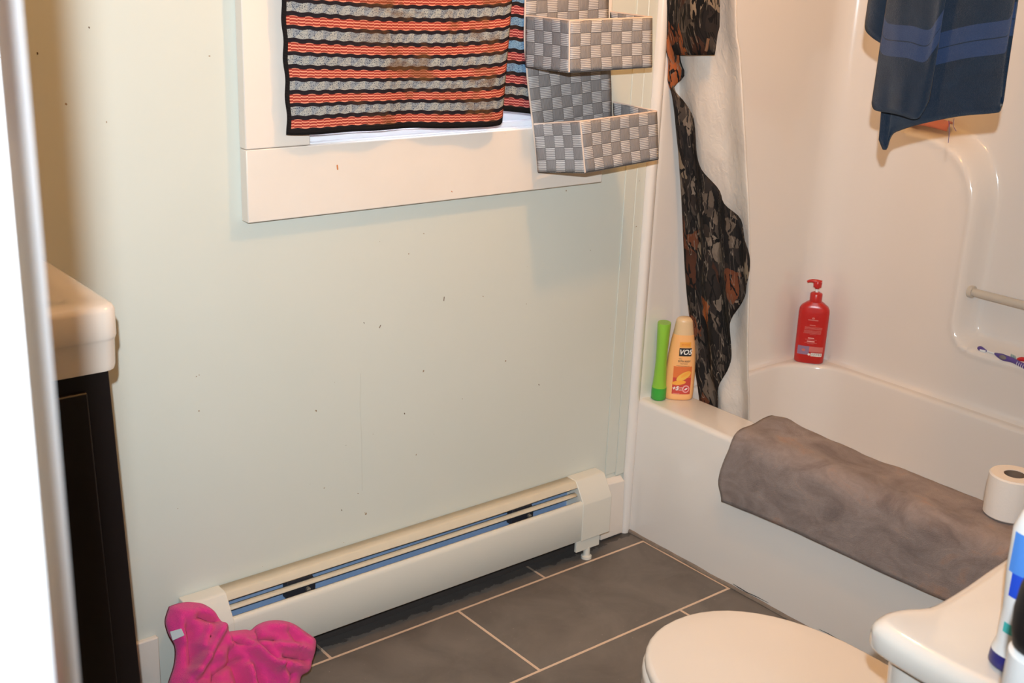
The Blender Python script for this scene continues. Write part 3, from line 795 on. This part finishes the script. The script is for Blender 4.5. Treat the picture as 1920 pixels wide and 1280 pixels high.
# toilet roll on the mat
tp = root('toilet_roll', (.107, -.985, .419), 'half-seen white toilet paper roll standing on the mat', 'toilet roll')
tc = (.107, -.985)
z0, z1 = .4195, .510
MB().rings([[(tc[0]+r*math.cos(2*PI*k/48), tc[1]+r*math.sin(2*PI*k/48), z) for k in range(48)] for r, z in ((.0215, z0), (.046, z0), (.049, z0+.003), (.0495, z0+.05), (.049, z1-.003), (.046, z1), (.0215, z1), (.0215, z0))], False, False).build('paper', M['tpaper'], tp, smooth=40)
MB().rings([[(tc[0]+r*math.cos(2*PI*k/32), tc[1]+r*math.sin(2*PI*k/32), z) for k in range(32)] for r, z in ((.0205, z0), (.0213, z0), (.0213, z1-.001), (.0198, z1-.001), (.0198, z0))], False, False).build('core', M['card'], tp)

# ------------------------------------------------------------------ bottles on the ledge
def toward_cam(p):
    d = CAM-Vector(p); d.z = 0; return d.normalized()
class Surf:
    "bottle body: superelliptic section whose half-width/half-depth follow height"
    def __init__(s, c, z0, wtab, dtab, rot, e=2.4): s.c = c; s.z0 = z0; s.w = wtab; s.d = dtab; s.rot = rot; s.e = e
    def p(s, th, h, off=0):
        a, b = interp(s.w, h)+off, interp(s.d, h)+off
        c_, s_ = math.cos(th), math.sin(th)
        x = a*math.copysign(abs(c_)**(2/s.e), c_); y = b*math.copysign(abs(s_)**(2/s.e), s_)
        cr, sr = math.cos(s.rot), math.sin(s.rot)
        return Vector((s.c[0]+x*cr-y*sr, s.c[1]+x*sr+y*cr, s.z0+h))
    def x2th(s, x, h):   # lateral position on the front (-y local) face
        a = interp(s.w, h); q = max(min(x/a, .985), -.985)
        c_ = math.copysign(abs(q)**(s.e/2), q); return -math.acos(c_)
    def body(s, hs, n=48, cap0=True, cap1=True):
        return MB().rings([[s.p(2*PI*k/n, h) for k in range(n)] for h in hs], cap0, cap1)
    def patch(s, x0, x1, h0, h1, off=.0005, nu=16, nv=8, shape=None):
        def fn(u, v):
            x, h = lerp(x0, x1, u), lerp(h0, h1, v)
            if shape: x, h = shape(x, h)
            return s.p(s.x2th(x, h), h, off)
        return MB().grid(fn, nu, nv)
    def disc(s, cx, ch, rx, rh, off, ang=0, n=28):
        mb = MB(); vs = [s.p(s.x2th(cx, ch), ch, off)]
        for rr in (.5, 1):
            for k in range(n):
                a = 2*PI*k/n; dx, dh = rx*rr*math.cos(a), rh*rr*math.sin(a)
                x, h = cx+dx*math.cos(ang)-dh*math.sin(ang), ch+dx*math.sin(ang)+dh*math.cos(ang)
                vs.append(s.p(s.x2th(x, h), h, off))
        fs = [(0, 1+k, 1+(k+1) % n) for k in range(n)] + [(1+k, 1+n+k, 1+n+(k+1) % n, 1+(k+1) % n) for k in range(n)]
        return mb.add(vs, fs)
    def text(s, t, size, cx, ch, off=.0012, shear=0, bold=0, sx=1):
        vs, fs = text_mesh(t, size, shear, bold)
        return MB().add([s.p(s.x2th(cx+v.x*sx, ch+v.y), ch+v.y, off) for v in vs], fs)
ZL = TZ+.0005
# shampoo
sc = (.094, -.066)
rot0 = math.atan2(toward_cam((sc[0], sc[1], 0)).y, toward_cam((sc[0], sc[1], 0)).x) + PI/2   # front (-y local) faces the camera
srot = rot0 + R_(9)
S = Surf(sc, ZL, [(0, .0340), (.004, .0375), (.03, .0385), (.08, .0380), (.12, .0355), (.155, .0315), (.178, .0275)], [(0, .019), (.004, .022), (.08, .0225), (.12, .021), (.178, .0185)], srot)
sh = root('shampoo_bottle', (sc[0], sc[1], ZL), 'peach shampoo bottle with frosted cap and orange label on the tub ledge', 'bottle')
S.body([0, .002, .004, .015, .03, .05, .08, .1, .12, .14, .155, .168, .178]).build('body', M['peach'], sh, smooth=60)
C_ = Surf(sc, ZL, [(.178, .0270), (.20, .0240), (.215, .0215), (.220, .0185), (.223, .012)], [(.178, .0185), (.215, .0165), (.220, .0135), (.223, .008)], srot, 2.2)
C_.body([.178, .19, .20, .21, .215, .2185, .221, .223]).build('cap', M['cap'], sh, smooth=60)
lab = S.patch(-.021, .026, .018, .094, .0006).build('label', M['label_red'], sh, smooth=80, fix=True)
def part(mb, name, mat, parent): return mb.build(name, mat, parent, smooth=60, fix=True)
part(S.patch(-.021, .026, .064, .0945, .0007), 'label_band', M['label_orange'], lab)
part(S.disc(.006, .068, .021, .009, .0010, .62), 'almond_picture', M['label_yellow'], lab)
part(S.disc(.010, .073, .014, .004, .0013, .62), 'almond_picture', M['label_gold'], lab)
part(S.disc(-.005, .050, .018, .006, .0012, .15), 'almond_picture', M['label_gold'], lab)
part(S.disc(.014, .033, .0095, .0105, .0012), 'seal', M['ink_pink'], lab)
part(S.disc(.014, .033, .0065, .0072, .0015), 'seal_centre', M['ink_red'], lab)
part(S.disc(.014, .033, .0045, .0022, .0018, .6), 'seal_leaf', M['ink_white'], lab)
part(S.text('+5', .015, -.0130, .034, .0014, .2, .0004), 'lettering', M['ink_white'], lab)
part(S.text('vitamins', .0062, -.0015, .0365, .0014), 'lettering', M['ink_white'], lab)
part(S.text('& oils', .0062, -.0030, .0305, .0014), 'lettering', M['ink_white'], lab)
part(S.patch(-.018, -.001, .0195, .0205, .0014, 6, 1), 'small_print', M['ink_pink'], lab)
bd = part(S.patch(-.0100, .0185, .1465, .160, .0005), 'top_badge', M['label_gold'], sh)
part(S.text('BONUS', .0062, .005, .1535, .0010), 'lettering', M['label_orange'], bd)
bk = part(S.patch(-.0100, .0215, .1225, .1440, .0007, 18, 10, None), 'badge', M['label_black'], sh)
part(S.text('VO5', .0185, .0055, .1330, .0013, .25, .0005, .9), 'lettering', M['ink_white'], bk)
part(S.text('EXTRA BODY', .0066, .0045, .1085, .0010, 0, .0002, .78), 'lettering', M['ink_brown'], sh)
part(S.text('shampoo', .0052, .004, .1025, .0010), 'lettering', M['ink_brown'], sh)
part(S.text('silky', .005, -.006, .1155, .0010), 'lettering', M['ink_brown'], sh)
part(S.patch(-.015, .019, .0957, .0965, .0009, 8, 1), 'small_print', M['ink_brown'], sh)
# green tube bottle
gc = (.044, -.042)
g = root('green_bottle', (gc[0], gc[1], ZL), 'slim lime green bottle upside down on its dark green cap, by the shampoo', 'bottle')
grot = rot0
Gs = Surf(gc, ZL, [(0, .0150), (.003, .0195), (.034, .0195), (.0345, .0185), (.06, .0165), (.10, .0147), (.14, .0150), (.19, .0168), (.207, .0174), (.2095, .0165)], [(0, .017), (.004, .021), (.034, .021), (.10, .022), (.19, .0235), (.2095, .0225)], grot, 2.1)
Gs.body([0, .003, .02, .034], 36).build('cap', M['green'], g, smooth=60)
Gs.body([.0342, .0345, .05, .06, .08, .10, .12, .14, .16, .19, .207, .2095], 36).build('body', M['lime'], g, smooth=60)
# red pump bottle in the back corner
rc = (.640, -.066)
tcv = toward_cam((rc[0], rc[1], 0)); rr0 = math.atan2(tcv.y, tcv.x)+PI/2
rp = root('pump_bottle', (rc[0], rc[1], ZL), 'red pump bottle with pale print on the back corner of the tub', 'bottle')
Rs = Surf(rc, ZL, [(0, .0375), (.004, .0415), (.03, .0425), (.10, .0430), (.150, .0432), (.160, .0420), (.168, .0370), (.178, .0240), (.182, .0165)], [(0, .020), (.004, .0225), (.150, .0225), (.168, .0205), (.182, .0150)], rr0, 3.2)
Rs.body([0, .002, .004, .03, .06, .1, .13, .15, .156, .160, .164, .168, .173, .178, .182], 56).build('body', M['redplastic'], rp, smooth=50)
MB().lathe([(.0155, ZL+.180), (.0172, ZL+.182), (.0172, ZL+.204), (.0160, ZL+.206), (.010, ZL+.209)], 28, rc).build('collar', M['redplastic'], rp, smooth=40)
MB().lathe([(.0042, ZL+.207), (.0042, ZL+.224)], 14, rc).build('stem', M['white_plastic'], rp)
ax = Vector((math.cos(rr0), math.sin(rr0), 0)); ay = Vector((-ax.y, ax.x, 0)); c0 = Vector((rc[0], rc[1], 0))
hd = MB().lathe([(.006, ZL+.219), (.007, ZL+.222), (.0115, ZL+.224), (.0125, ZL+.237), (.0105, ZL+.2415)], 22, rc)
noz = [c0 - ax*x + Vector((0, 0, ZL+z)) for x, z in ((-.011, .2375), (.004, .2400), (.016, .2405), (.024, .2390), (.029, .2362))]
hd.tube(noz, [.0065, .0062, .005, .0042, .0036], 12)
hd.build('pump_head', M['redplastic'], rp, smooth=50)
prt = MB()
def bars(mb, S_, rows):
    for cx, ch, w, h in rows:
        p = S_.patch(cx-w/2, cx+w/2, ch-h/2, ch+h/2, .0006, 8, 1); mb.add(p.v, p.f)
bars(prt, Rs, [(0, .1310, .028, .0030), (0, .1155, .016, .0026), (.003, .1095, .048, .0012), (.003, .1068, .048, .0012), (.003, .1041, .048, .0012), (.002, .0995, .047, .0012), (.002, .0968, .047, .0012), (.002, .0941, .047, .0012), (.001, .0914, .048, .0012), (.003, .0885, .016, .0010), (0, .0725, .032, .0012), (0, .0630, .034, .0012), (0, .0605, .018, .0010)])
prt.build('fine_print', M['ink_rose'], rp, smooth=60)
prt = MB(); bars(prt, Rs, [(0, .0770, .017, .0028), (0, .0672, .021, .0030)]); prt.build('headings', M['ink_pink'], rp, smooth=60)
prt = MB().add(*[(lambda p: (p.v, p.f))(Rs.disc(0, .1365, .004, .003, .0006))][0]); prt.build('emblem', M['ink_rose'], rp)
pn1 = Rs.patch(-.034, -.002, .0265, .0520, .0005).build('picture_panel', M['ink_mauve'], rp, smooth=60)
Rs.disc(-.017, .040, .005, .004, .0010).build('picture_spot', M['ink_rose'], pn1)
Rs.patch(-.002, .036, .036, .0520, .0005).build('text_panel', M['ink_rose'], rp, smooth=60)
bc = Rs.patch(.004, .034, .0235, .0335, .0009).build('barcode', M['ink_white'], rp, smooth=60)
bb_ = MB()
for k in range(13):
    x = .0065+k*.0020; p = Rs.patch(x, x+(.0006 if k % 3 else .0011), .0255, .0328, .0013, 1, 1); bb_.add(p.v, p.f)
bb_.build('barcode_bars', M['ink_grey'], bc)
Rs.disc(-.001, .028, .0034, .0034, .0009).build('round_mark', M['ink_white'], rp)

# toothbrush in the niche, and the red thing beside it
def nx(y, z, off): return far_x(y, z)-off
def nic(px, py, x):
    "the photo point where it meets the moulded wall, lifted off it by x"
    X = .72
    for _ in range(14):
        p = at(px, py, 0, X); X = lerp(X, far_x(p.y, p.z)-x, .6)
    return at(px, py, 0, X)
tb = root('toothbrush', nic(1875, 668, .010), 'purple toothbrush with a white neck lying in the surround niche', 'toothbrush')
XN = .0095
hp = curve([nic(1833, 652, XN), nic(1838, 653, XN), nic(1845, 656, XN), nic(1851, 658, XN)], 10)
MB().tube(hp, [.0030, .0052, .0062, .0063, .0060, .0055, .0048, .0040, .0032, .0026, .0018], 12).build('head', M['purple'], tb)
MB().tube([nic(1838, 656, XN-.002), nic(1848, 659, XN-.002)], .0035, 8).build('bristles', M['white_plastic'], tb)
MB().tube([nic(1850, 657.5, XN), nic(1858, 660.5, XN), nic(1865, 662.5, XN)], .0022, 10).build('neck', M['white_plastic'], tb)
hd_ = curve([nic(1864, 662, XN), nic(1875, 667, XN), nic(1884, 671, XN), nic(1898, 675, XN), nic(1912, 682, XN), nic(1928, 690, XN), nic(1960, 706, XN)], 24)
MB().tube(hd_, [.0016, .0038, .0056, .0072, .0082, .0084, .0080, .0074, .0070, .0066] + [.0064]*15, 14).build('handle', M['purple'], tb)
_d = (hd_[7]-hd_[3]).normalized(); _n = (CAM-hd_[5]); _n = (_n-_d*_n.dot(_d)).normalized()
MB().ell(hd_[5]+_n*.0074, (.0100, .0026, .0056), 24, 12, (_d, _n, _d.cross(_n))).build('thumb_pad', M['greyrubber'], tb)
for k in range(8):
    p = hd_[11+k].lerp(hd_[12+k], .2); dd = (hd_[12+k]-hd_[10+k]).normalized()
    q = dd.cross(Vector((1, 0, 0))).normalized()
    MB().tube([p+Vector((-.0055, 0, 0))+q*.005, p+Vector((-.0072, 0, 0)), p+Vector((-.0055, 0, 0))-q*.005], .0007, 6).build('grip_rib', M['white_plastic'], tb)
XR = .0085
rt = root('red_brush', nic(1915, 675, XR), 'second, red-handled brush with teal bristles behind the purple toothbrush', 'toothbrush')
MB().tube(curve([nic(1907, 674, XR), nic(1914, 673, XR), nic(1925, 675, XR), nic(1945, 683, XR)], 10), [.003, .005, .006, .006, .0055, .005, .005, .005, .005, .005, .004], 10).build('handle', M['bright_red'], rt)
bt_ = MB()
for k in range(5):
    bt_.tube([nic(1895+k*2.2, 671+k*.5, XR), nic(1896+k*1.8, 663+k*.9, XR)], [.0012, .0006], 5)
bt_.build('bristles', M['teal'], rt)

# coral cloth on the step under the blue towel
cc = root('coral_washcloth', at(1735, 237, 0, .715), 'coral pink cloth poking out on the surround step under the blue towel', 'cloth')
q0 = [at(1700, 232, 0, .715), at(1722, 234, 0, .712), at(1745, 238, 0, .712), at(1775, 246, 0, .715)]
q1 = [at(1690, 222, 0, .750), at(1715, 219, 0, .752), at(1750, 219, 0, .752), at(1786, 232, 0, .745)]
A_, B_ = curve(q0, 20), curve(q1, 20)
MB().grid(lambda u, v: A_[round(u*20)].lerp(B_[round(u*20)], v)+Vector((0, 0, .012*math.sin(v*PI)*(.7+.3*math.sin(u*14)))), 20, 10, lambda u, v: (u*.1, v*.05)).build('folds', M['pinkcloth'], cc, smooth=80, solid=.004, off=0, fix=False)

# ------------------------------------------------------------------ toilet
TXC = -.765
tl = root('toilet', (TXC, -1.2, 0), 'white toilet with its lid closed at the lower right', 'toilet')
def lidshape(w, y_front, y_back, n=48, shrink=0):
    pts = []
    for k in range(n):
        a = 2*PI*k/n; c_, s_ = math.cos(a), math.sin(a)
        yc = y_back+(y_front-y_back)*.46
        L = (y_front-yc) if s_ > 0 else (yc-y_back)
        e = 2.15 if s_ > 0 else 3.4
        x = (w-shrink)*math.copysign(abs(c_)**(2/e), c_); y = (L-shrink)*math.copysign(abs(s_)**(2/e), s_)
        # egg: narrower to the front
        x *= 1-.10*max(s_, 0)**1.5*0
        pts.append((TXC+x, yc+y))
    return pts
FYT = -.872; BYT = -1.335
def slab(w, z0, z1, name, mat, r=.009, fy=FYT, by=BYT, crown=0):
    rings = [z3(lidshape(w, fy, by, shrink=r*.8), z0)]
    for k in range(5):
        a = PI/2*k/4; rings.append(z3(lidshape(w, fy, by, shrink=r*(1-math.sin(a))*.8), z0+r*.6*(1-math.cos(a))))
    for k in range(6):
        a = PI/2*k/5; rings.append(z3(lidshape(w, fy, by, shrink=r*(1-math.cos(a))), z1-r+r*math.sin(a)))
    for q in (.03, .07, .12, .165): rings.append(z3(lidshape(w, fy, by, shrink=r+q), z1+crown*q))
    return MB().rings(rings).build(name, mat, tl, smooth=60)
slab(.186, .405, .424, 'lid', M['seatplastic'], .010, crown=.03)
slab(.188, .383, .4035, 'seat', M['seatplastic'], .008, FYT+.004)
rg = []
for z, w, fy, by in ((0, .115, -1.02, -1.40), (.02, .112, -1.03, -1.40), (.10, .10, -1.05, -1.40), (.20, .125, -1.0, -1.38), (.29, .165, -.92, -1.36), (.345, .183, -.880, -1.34), (.372, .187, -.868, -1.335), (.381, .182, -.872, -1.335)):
    rg.append(z3(lidshape(w, fy, by), z))
MB().rings(rg).build('bowl', M['porcelain'], tl, smooth=60)
for sx in (-.07, .07):
    MB().box(TXC+sx-.02, TXC+sx+.02, -1.352, -1.318, .383, .428).build('hinge', M['seatplastic'], tl, bevel=.006, bseg=3)
# tank: lofted, wider to the top; lid overhangs with a bowed front
def tank_ring(x0, x1, y0, y1, z, r): return z3(rrect(x0, x1, y0, y1, (r, r, r, r), 8), z)
TKX0, TKX1 = -.985, -.545
MB().rings([tank_ring(TKX0+.03, TKX1-.03, -1.585, -1.40, .36, .03), tank_ring(TKX0+.022, TKX1-.022, -1.588, -1.395, .38, .04), tank_ring(TKX0+.012, TKX1-.012, -1.588, -1.385, .55, .04), tank_ring(TKX0+.006, TKX1-.006, -1.588, -1.380, .712, .04)]).build('tank', M['porcelain'], tl, smooth=60)
ZT = .752
front = [at(1637, 1185, 2, ZT-.016), at(1643, 1152, 2, ZT-.006), at(1668, 1133, 2, ZT), at(1700, 1128, 2, ZT), at(1742, 1124, 2, ZT), at(1800, 1092, 2, ZT), at(1850, 1058, 2, ZT), at(1890, 1031, 2, ZT)]
pl = [(-.985, -1.592), (-1.000, -1.56), (-1.006, -1.50), (-1.003, -1.43)] + [(p.x, p.y) for p in front] + [(-.62, -1.366), (-.555, -1.37), (-.525, -1.40), (-.52, -1.50), (-.525, -1.56), (-.545, -1.592)]
plc = curve([(x, y, 0) for x, y in pl], 72)
cen = Vector((-.765, -1.48, 0))
def off_ring(d, z):
    out = []
    for i, p in enumerate(plc):
        t = (plc[min(i+1, 72)]-plc[max(i-1, 0)]).normalized(); nrm = Vector((-t.y, t.x, 0))
        if nrm.dot(cen-p) < 0: nrm = -nrm
        q = p+nrm*d; out.append((q.x, q.y, z))
    return out
lr = [off_ring(.010, .7125), off_ring(.002, .7135), off_ring(0, .717), off_ring(0, .733)]
for k in range(1, 7):
    a = PI/2*k/6; lr.append(off_ring(.020*(1-math.cos(a)), .733+.017*math.sin(a)))
MB().rings(lr).build('tank_lid', M['porcelain'], tl, smooth=60)
# flush lever on the tank front
MB().tube([(-.93, -1.384, .67), (-.93, -1.372, .67), (-.86, -1.366, .665)], .007, 10).build('flush_lever', M['grey_metal'], tl)

# cleaner bottle on the tank lid
cb0 = at(1921, 1250, 2, ZT+.001)
kb = root('cleaner_bottle', cb0, 'blurred blue and white cleaner bottle on the toilet tank', 'bottle')
zk = ZT+.0005; kc = (cb0.x, cb0.y)
Ks = Surf(kc, zk, [(0, .036), (.003, .0385), (.018, .0375), (.03, .034), (.07, .0335), (.12, .037), (.165, .0375), (.185, .031), (.20, .020), (.21, .016)], [(0, .026), (.003, .028), (.018, .027), (.03, .026), (.165, .027), (.185, .022), (.21, .014)], math.atan2(toward_cam(cb0).y, toward_cam(cb0).x)+PI/2, 2.2)
Ks.body([0, .003, .010, .0175], 40).build('foot', M['navy'], kb, smooth=60)
Ks.body([.0176, .03, .05, .07, .095, .12, .145, .165, .175, .185, .20, .21], 40).build('body', M['white_plastic'], kb, smooth=60)
lbk = Ks.patch(-.033, .033, .118, .165, .0006).build('label', M['bottleblue'], kb, smooth=60)
Ks.patch(-.029, .031, .090, .118, .0005, shape=lambda x, h: (x, h+.010*(-x/.03)) if h > .1 else (x, h)).build('label_swoosh', M['bottledeep'], lbk, smooth=60)
Ks.patch(-.028, .000, .046, .058, .0005).build('label_stripe', M['tealink'], lbk, smooth=60)
MB().lathe([(.017, zk+.208), (.017, zk+.235), (.010, zk+.245)], 24, kc).build('cap', M['clearcap'], kb)

# bottle-like white cylinder, black cap; lower pole and foot added to stand it
pp = CAM + ray(1950, 1262)*1.02
pg = root('capped_cylinder', (pp.x, pp.y, 0), 'white cylinder with a fat black cap at the right edge, beside the toilet tank', 'capped_cylinder')
zg = pp.z+.022
MB().lathe([(.0165, .10), (.0165, .5), (.0285, .56), (.0285, zg-.004), (.022, zg)], 24, (pp.x, pp.y)).build('cylinder_body', M['white_plastic'], pg)
MB().lathe([(.020, zg-.001), (.0265, zg+.003), (.029, zg+.016), (.030, zg+.035), (.028, zg+.056), (.022, zg+.074), (.008, zg+.082)], 28, (pp.x, pp.y)).build('black_cap', M['black'], pg, smooth=60)
MB().lathe([(.058, .0005), (.062, .006), (.060, .045), (.046, .075), (.024, .092), (.022, .112)], 32, (pp.x, pp.y)).build('added_foot', M['black'], pg, smooth=60)

# ------------------------------------------------------------------ vanity
VX1, VY, VZ = -1.497, -.384, .966
vn = root('vanity', (-1.77, -.19, 0), 'small dark vanity cabinet with a cream moulded sink top', 'vanity')
def ct(i, z, r): return z3(rrect(LX+.002, VX1-i, VY+i, -.003, (r, .003, .003, .003), 10), z)
MB().rings([ct(.012, VZ-.104, .018), ct(.006, VZ-.102, .022), ct(.004, VZ-.095, .024), ct(.003, VZ-.056, .024), ct(.0015, VZ-.053, .026), ct(0, VZ-.049, .027), ct(0, VZ-.010, .027), ct(.003, VZ-.003, .026), ct(.010, VZ, .022), ct(.055, VZ, .02), ct(.062, VZ-.004, .02), ct(.075, VZ-.004, .03), ct(.10, VZ-.03, .06)]).build('sink_top', M['counter'], vn, smooth=55)
cx1b = VX1-.014+.022
q0 = [(LX+.004, VY+.016), (cx1b, VY+.016), (cx1b, -.004), (LX+.004, -.004)]; q1 = [(LX+.004, VY+.016), (VX1-.018, VY+.016), (VX1-.018, -.004), (LX+.004, -.004)]
MB().rings([z3(q0, 0), z3(q1, VZ-.102)]).build('cabinet', M['espresso'], vn, bevel=.002)
vdoor = MB().rings([[(LX+.05, VY+.016, .10), (cx1b-.045, VY+.016, .10), (VX1-.055, VY+.016, VZ-.13), (LX+.05, VY+.016, VZ-.13)], [(LX+.05, VY+.006, .10), (cx1b-.045, VY+.006, .10), (VX1-.055, VY+.006, VZ-.13), (LX+.05, VY+.006, VZ-.13)]]).build('door', M['espresso'], vn, bevel=.003)
MB().ell((LX+.09, VY-.006, .62), (.012, .012, .012)).build('knob', M['grey_metal'], vdoor)

# ------------------------------------------------------------------ pink fleece on the floor
pk = root('pink_fleece', (-1.15, -.17, 0), 'crumpled hot pink fleece garment thrown over the heater end', 'clothing')
npl = Vector((0, 1, -.72)).normalized()
# plane passes through (y=-.092, z=.215)
dpl = npl.dot(Vector((0, -.088, .215)))
out = [(318, 1139), (336, 1133), (356, 1131), (378, 1135), (396, 1150), (409, 1167), (420, 1186), (438, 1185), (458, 1183), (470, 1184), (484, 1173), (504, 1166), (528, 1166), (548, 1172), (566, 1184), (584, 1196), (589, 1202), (588, 1216), (582, 1240), (577, 1256), (562, 1266), (556, 1290), (540, 1330), (450, 1352), (360, 1345), (310, 1320), (316, 1285), (327, 1250), (330, 1224), (327, 1206), (316, 1186), (311, 1164)]
oc = curve([(x, y, 0) for x, y in out+out[:1]], 200)[:-1]
cc0 = Vector((432, 1248, 0))
folds = [(325, 1150, 395, 1150, 11, .020), (330, 1165, 338, 1205, 6, .012), (366, 1158, 396, 1168, 9, -.034), (345, 1180, 352, 1250, 9, -.026), (380, 1180, 366, 1215, 6, .016), (402, 1180, 355, 1262, 8, .030), (372, 1240, 335, 1290, 8, .016), (440, 1192, 400, 1232, 10, .016), (474, 1182, 475, 1212, 4, -.030), (476, 1202, 504, 1203, 4.5, -.026), (424, 1205, 456, 1216, 5, -.014), (452, 1212, 502, 1250, 8, .026), (505, 1252, 545, 1310, 9, .024), (486, 1222, 502, 1242, 5, -.026), (500, 1172, 560, 1180, 10, .020), (533, 1184, 548, 1204, 7, -.022), (512, 1214, 584, 1222, 6, .020), (520, 1234, 582, 1240, 5, -.022), (530, 1250, 570, 1256, 6, .020), (420, 1222, 442, 1300, 11, -.026), (350, 1290, 470, 1306, 10, .016), (400, 1262, 436, 1238, 6, -.018), (538, 1266, 516, 1320, 5, -.024), (470, 1262, 486, 1310, 7, -.020), (452, 1256, 462, 1300, 6, .018), (390, 1270, 380, 1310, 6, -.018), (556, 1190, 580, 1206, 6, .012)]
def segd(p, a, b):
    ab = b-a; t = max(0, min(1, (p-a).dot(ab)/ab.length_squared)); return (p-a-ab*t).length
def pk_h(p, t):
    h = .040*math.sqrt(max(1-t**3.2, 0))
    for x0, y0, x1, y1, w, a in folds:
        d = segd(p, Vector((x0, y0, 0)), Vector((x1, y1, 0)))
        h += a*math.exp(-(d/w)**2)*(1-t**6)
    h += (.007*nz(p.x*.03, p.y*.03, 1)+.003*nz(p.x*.07, p.y*.07, 4))*(1-t**6)
    return max(h, 0)
rings = []; uvr = []
NT_ = 64
for i in range(NT_+1):
    t = max(i/NT_, .01); rg = []; uu = []
    for b in oc:
        p = cc0.lerp(b, t); q = atp(p.x, p.y, npl, dpl) - npl*pk_h(p, t)
        q.z = max(q.z, .006)
        rg.append(q); uu.append((p.x/900, p.y/900))
    rings.append(rg); uvr.append(uu)
MB().rings(rings, True, False, uvs=uvr).build('fleece', M['pink'], pk, smooth=80, solid=.006, off=-1 if False else 0)
tg = [atp(312, 1187, npl, dpl)-npl*.020, atp(329, 1183, npl, dpl)-npl*.034, atp(335, 1196, npl, dpl)-npl*.034, atp(317, 1204, npl, dpl)-npl*.020]
ctg = MB().rings([[p for p in tg], [p-npl*.003 for p in tg]]).build('care_tag', M['clearcap'], pk, bevel=.001)
ctg['label'] = 'pale plastic buckle at the left edge'

# ------------------------------------------------------------------ lamps
lp = root('ceiling_light', (-.45, -.70, CZ), 'bare warm bulb in a ceiling socket above the window end', 'ceiling light')
MB().lathe([(.065, CZ-.001), (.065, CZ-.02), (.03, CZ-.04), (.03, CZ-.185)], 28, (-.45, -.70)).build('socket', M['white_plastic'], lp)
MB().ell((-.45, -.70, CZ-.24), (.045, .045, .052), 24, 16).build('bulb', M['bulb'], lp)
fl = bpy.data.lights.new('camera_flash', 'SPOT'); fl.energy = 228; fl.color = (.84, .935, 1.0); fl.shadow_soft_size = .012
fl.spot_size = R_(94); fl.spot_blend = 1.0
fo = bpy.data.objects.new('camera_flash', fl); COL.objects.link(fo)
fo.location = CAM - CW*.080 + CU*.115 - CR*.006
fo.rotation_euler = ray(930, 270).to_track_quat('-Z', 'Y').to_euler()
w = bpy.data.worlds.new('daylight'); SC.world = w; w.use_nodes = True
w.node_tree.nodes['Background'].inputs[0].default_value = (.86, .92, 1, 1); w.node_tree.nodes['Background'].inputs[1].default_value = 8.0
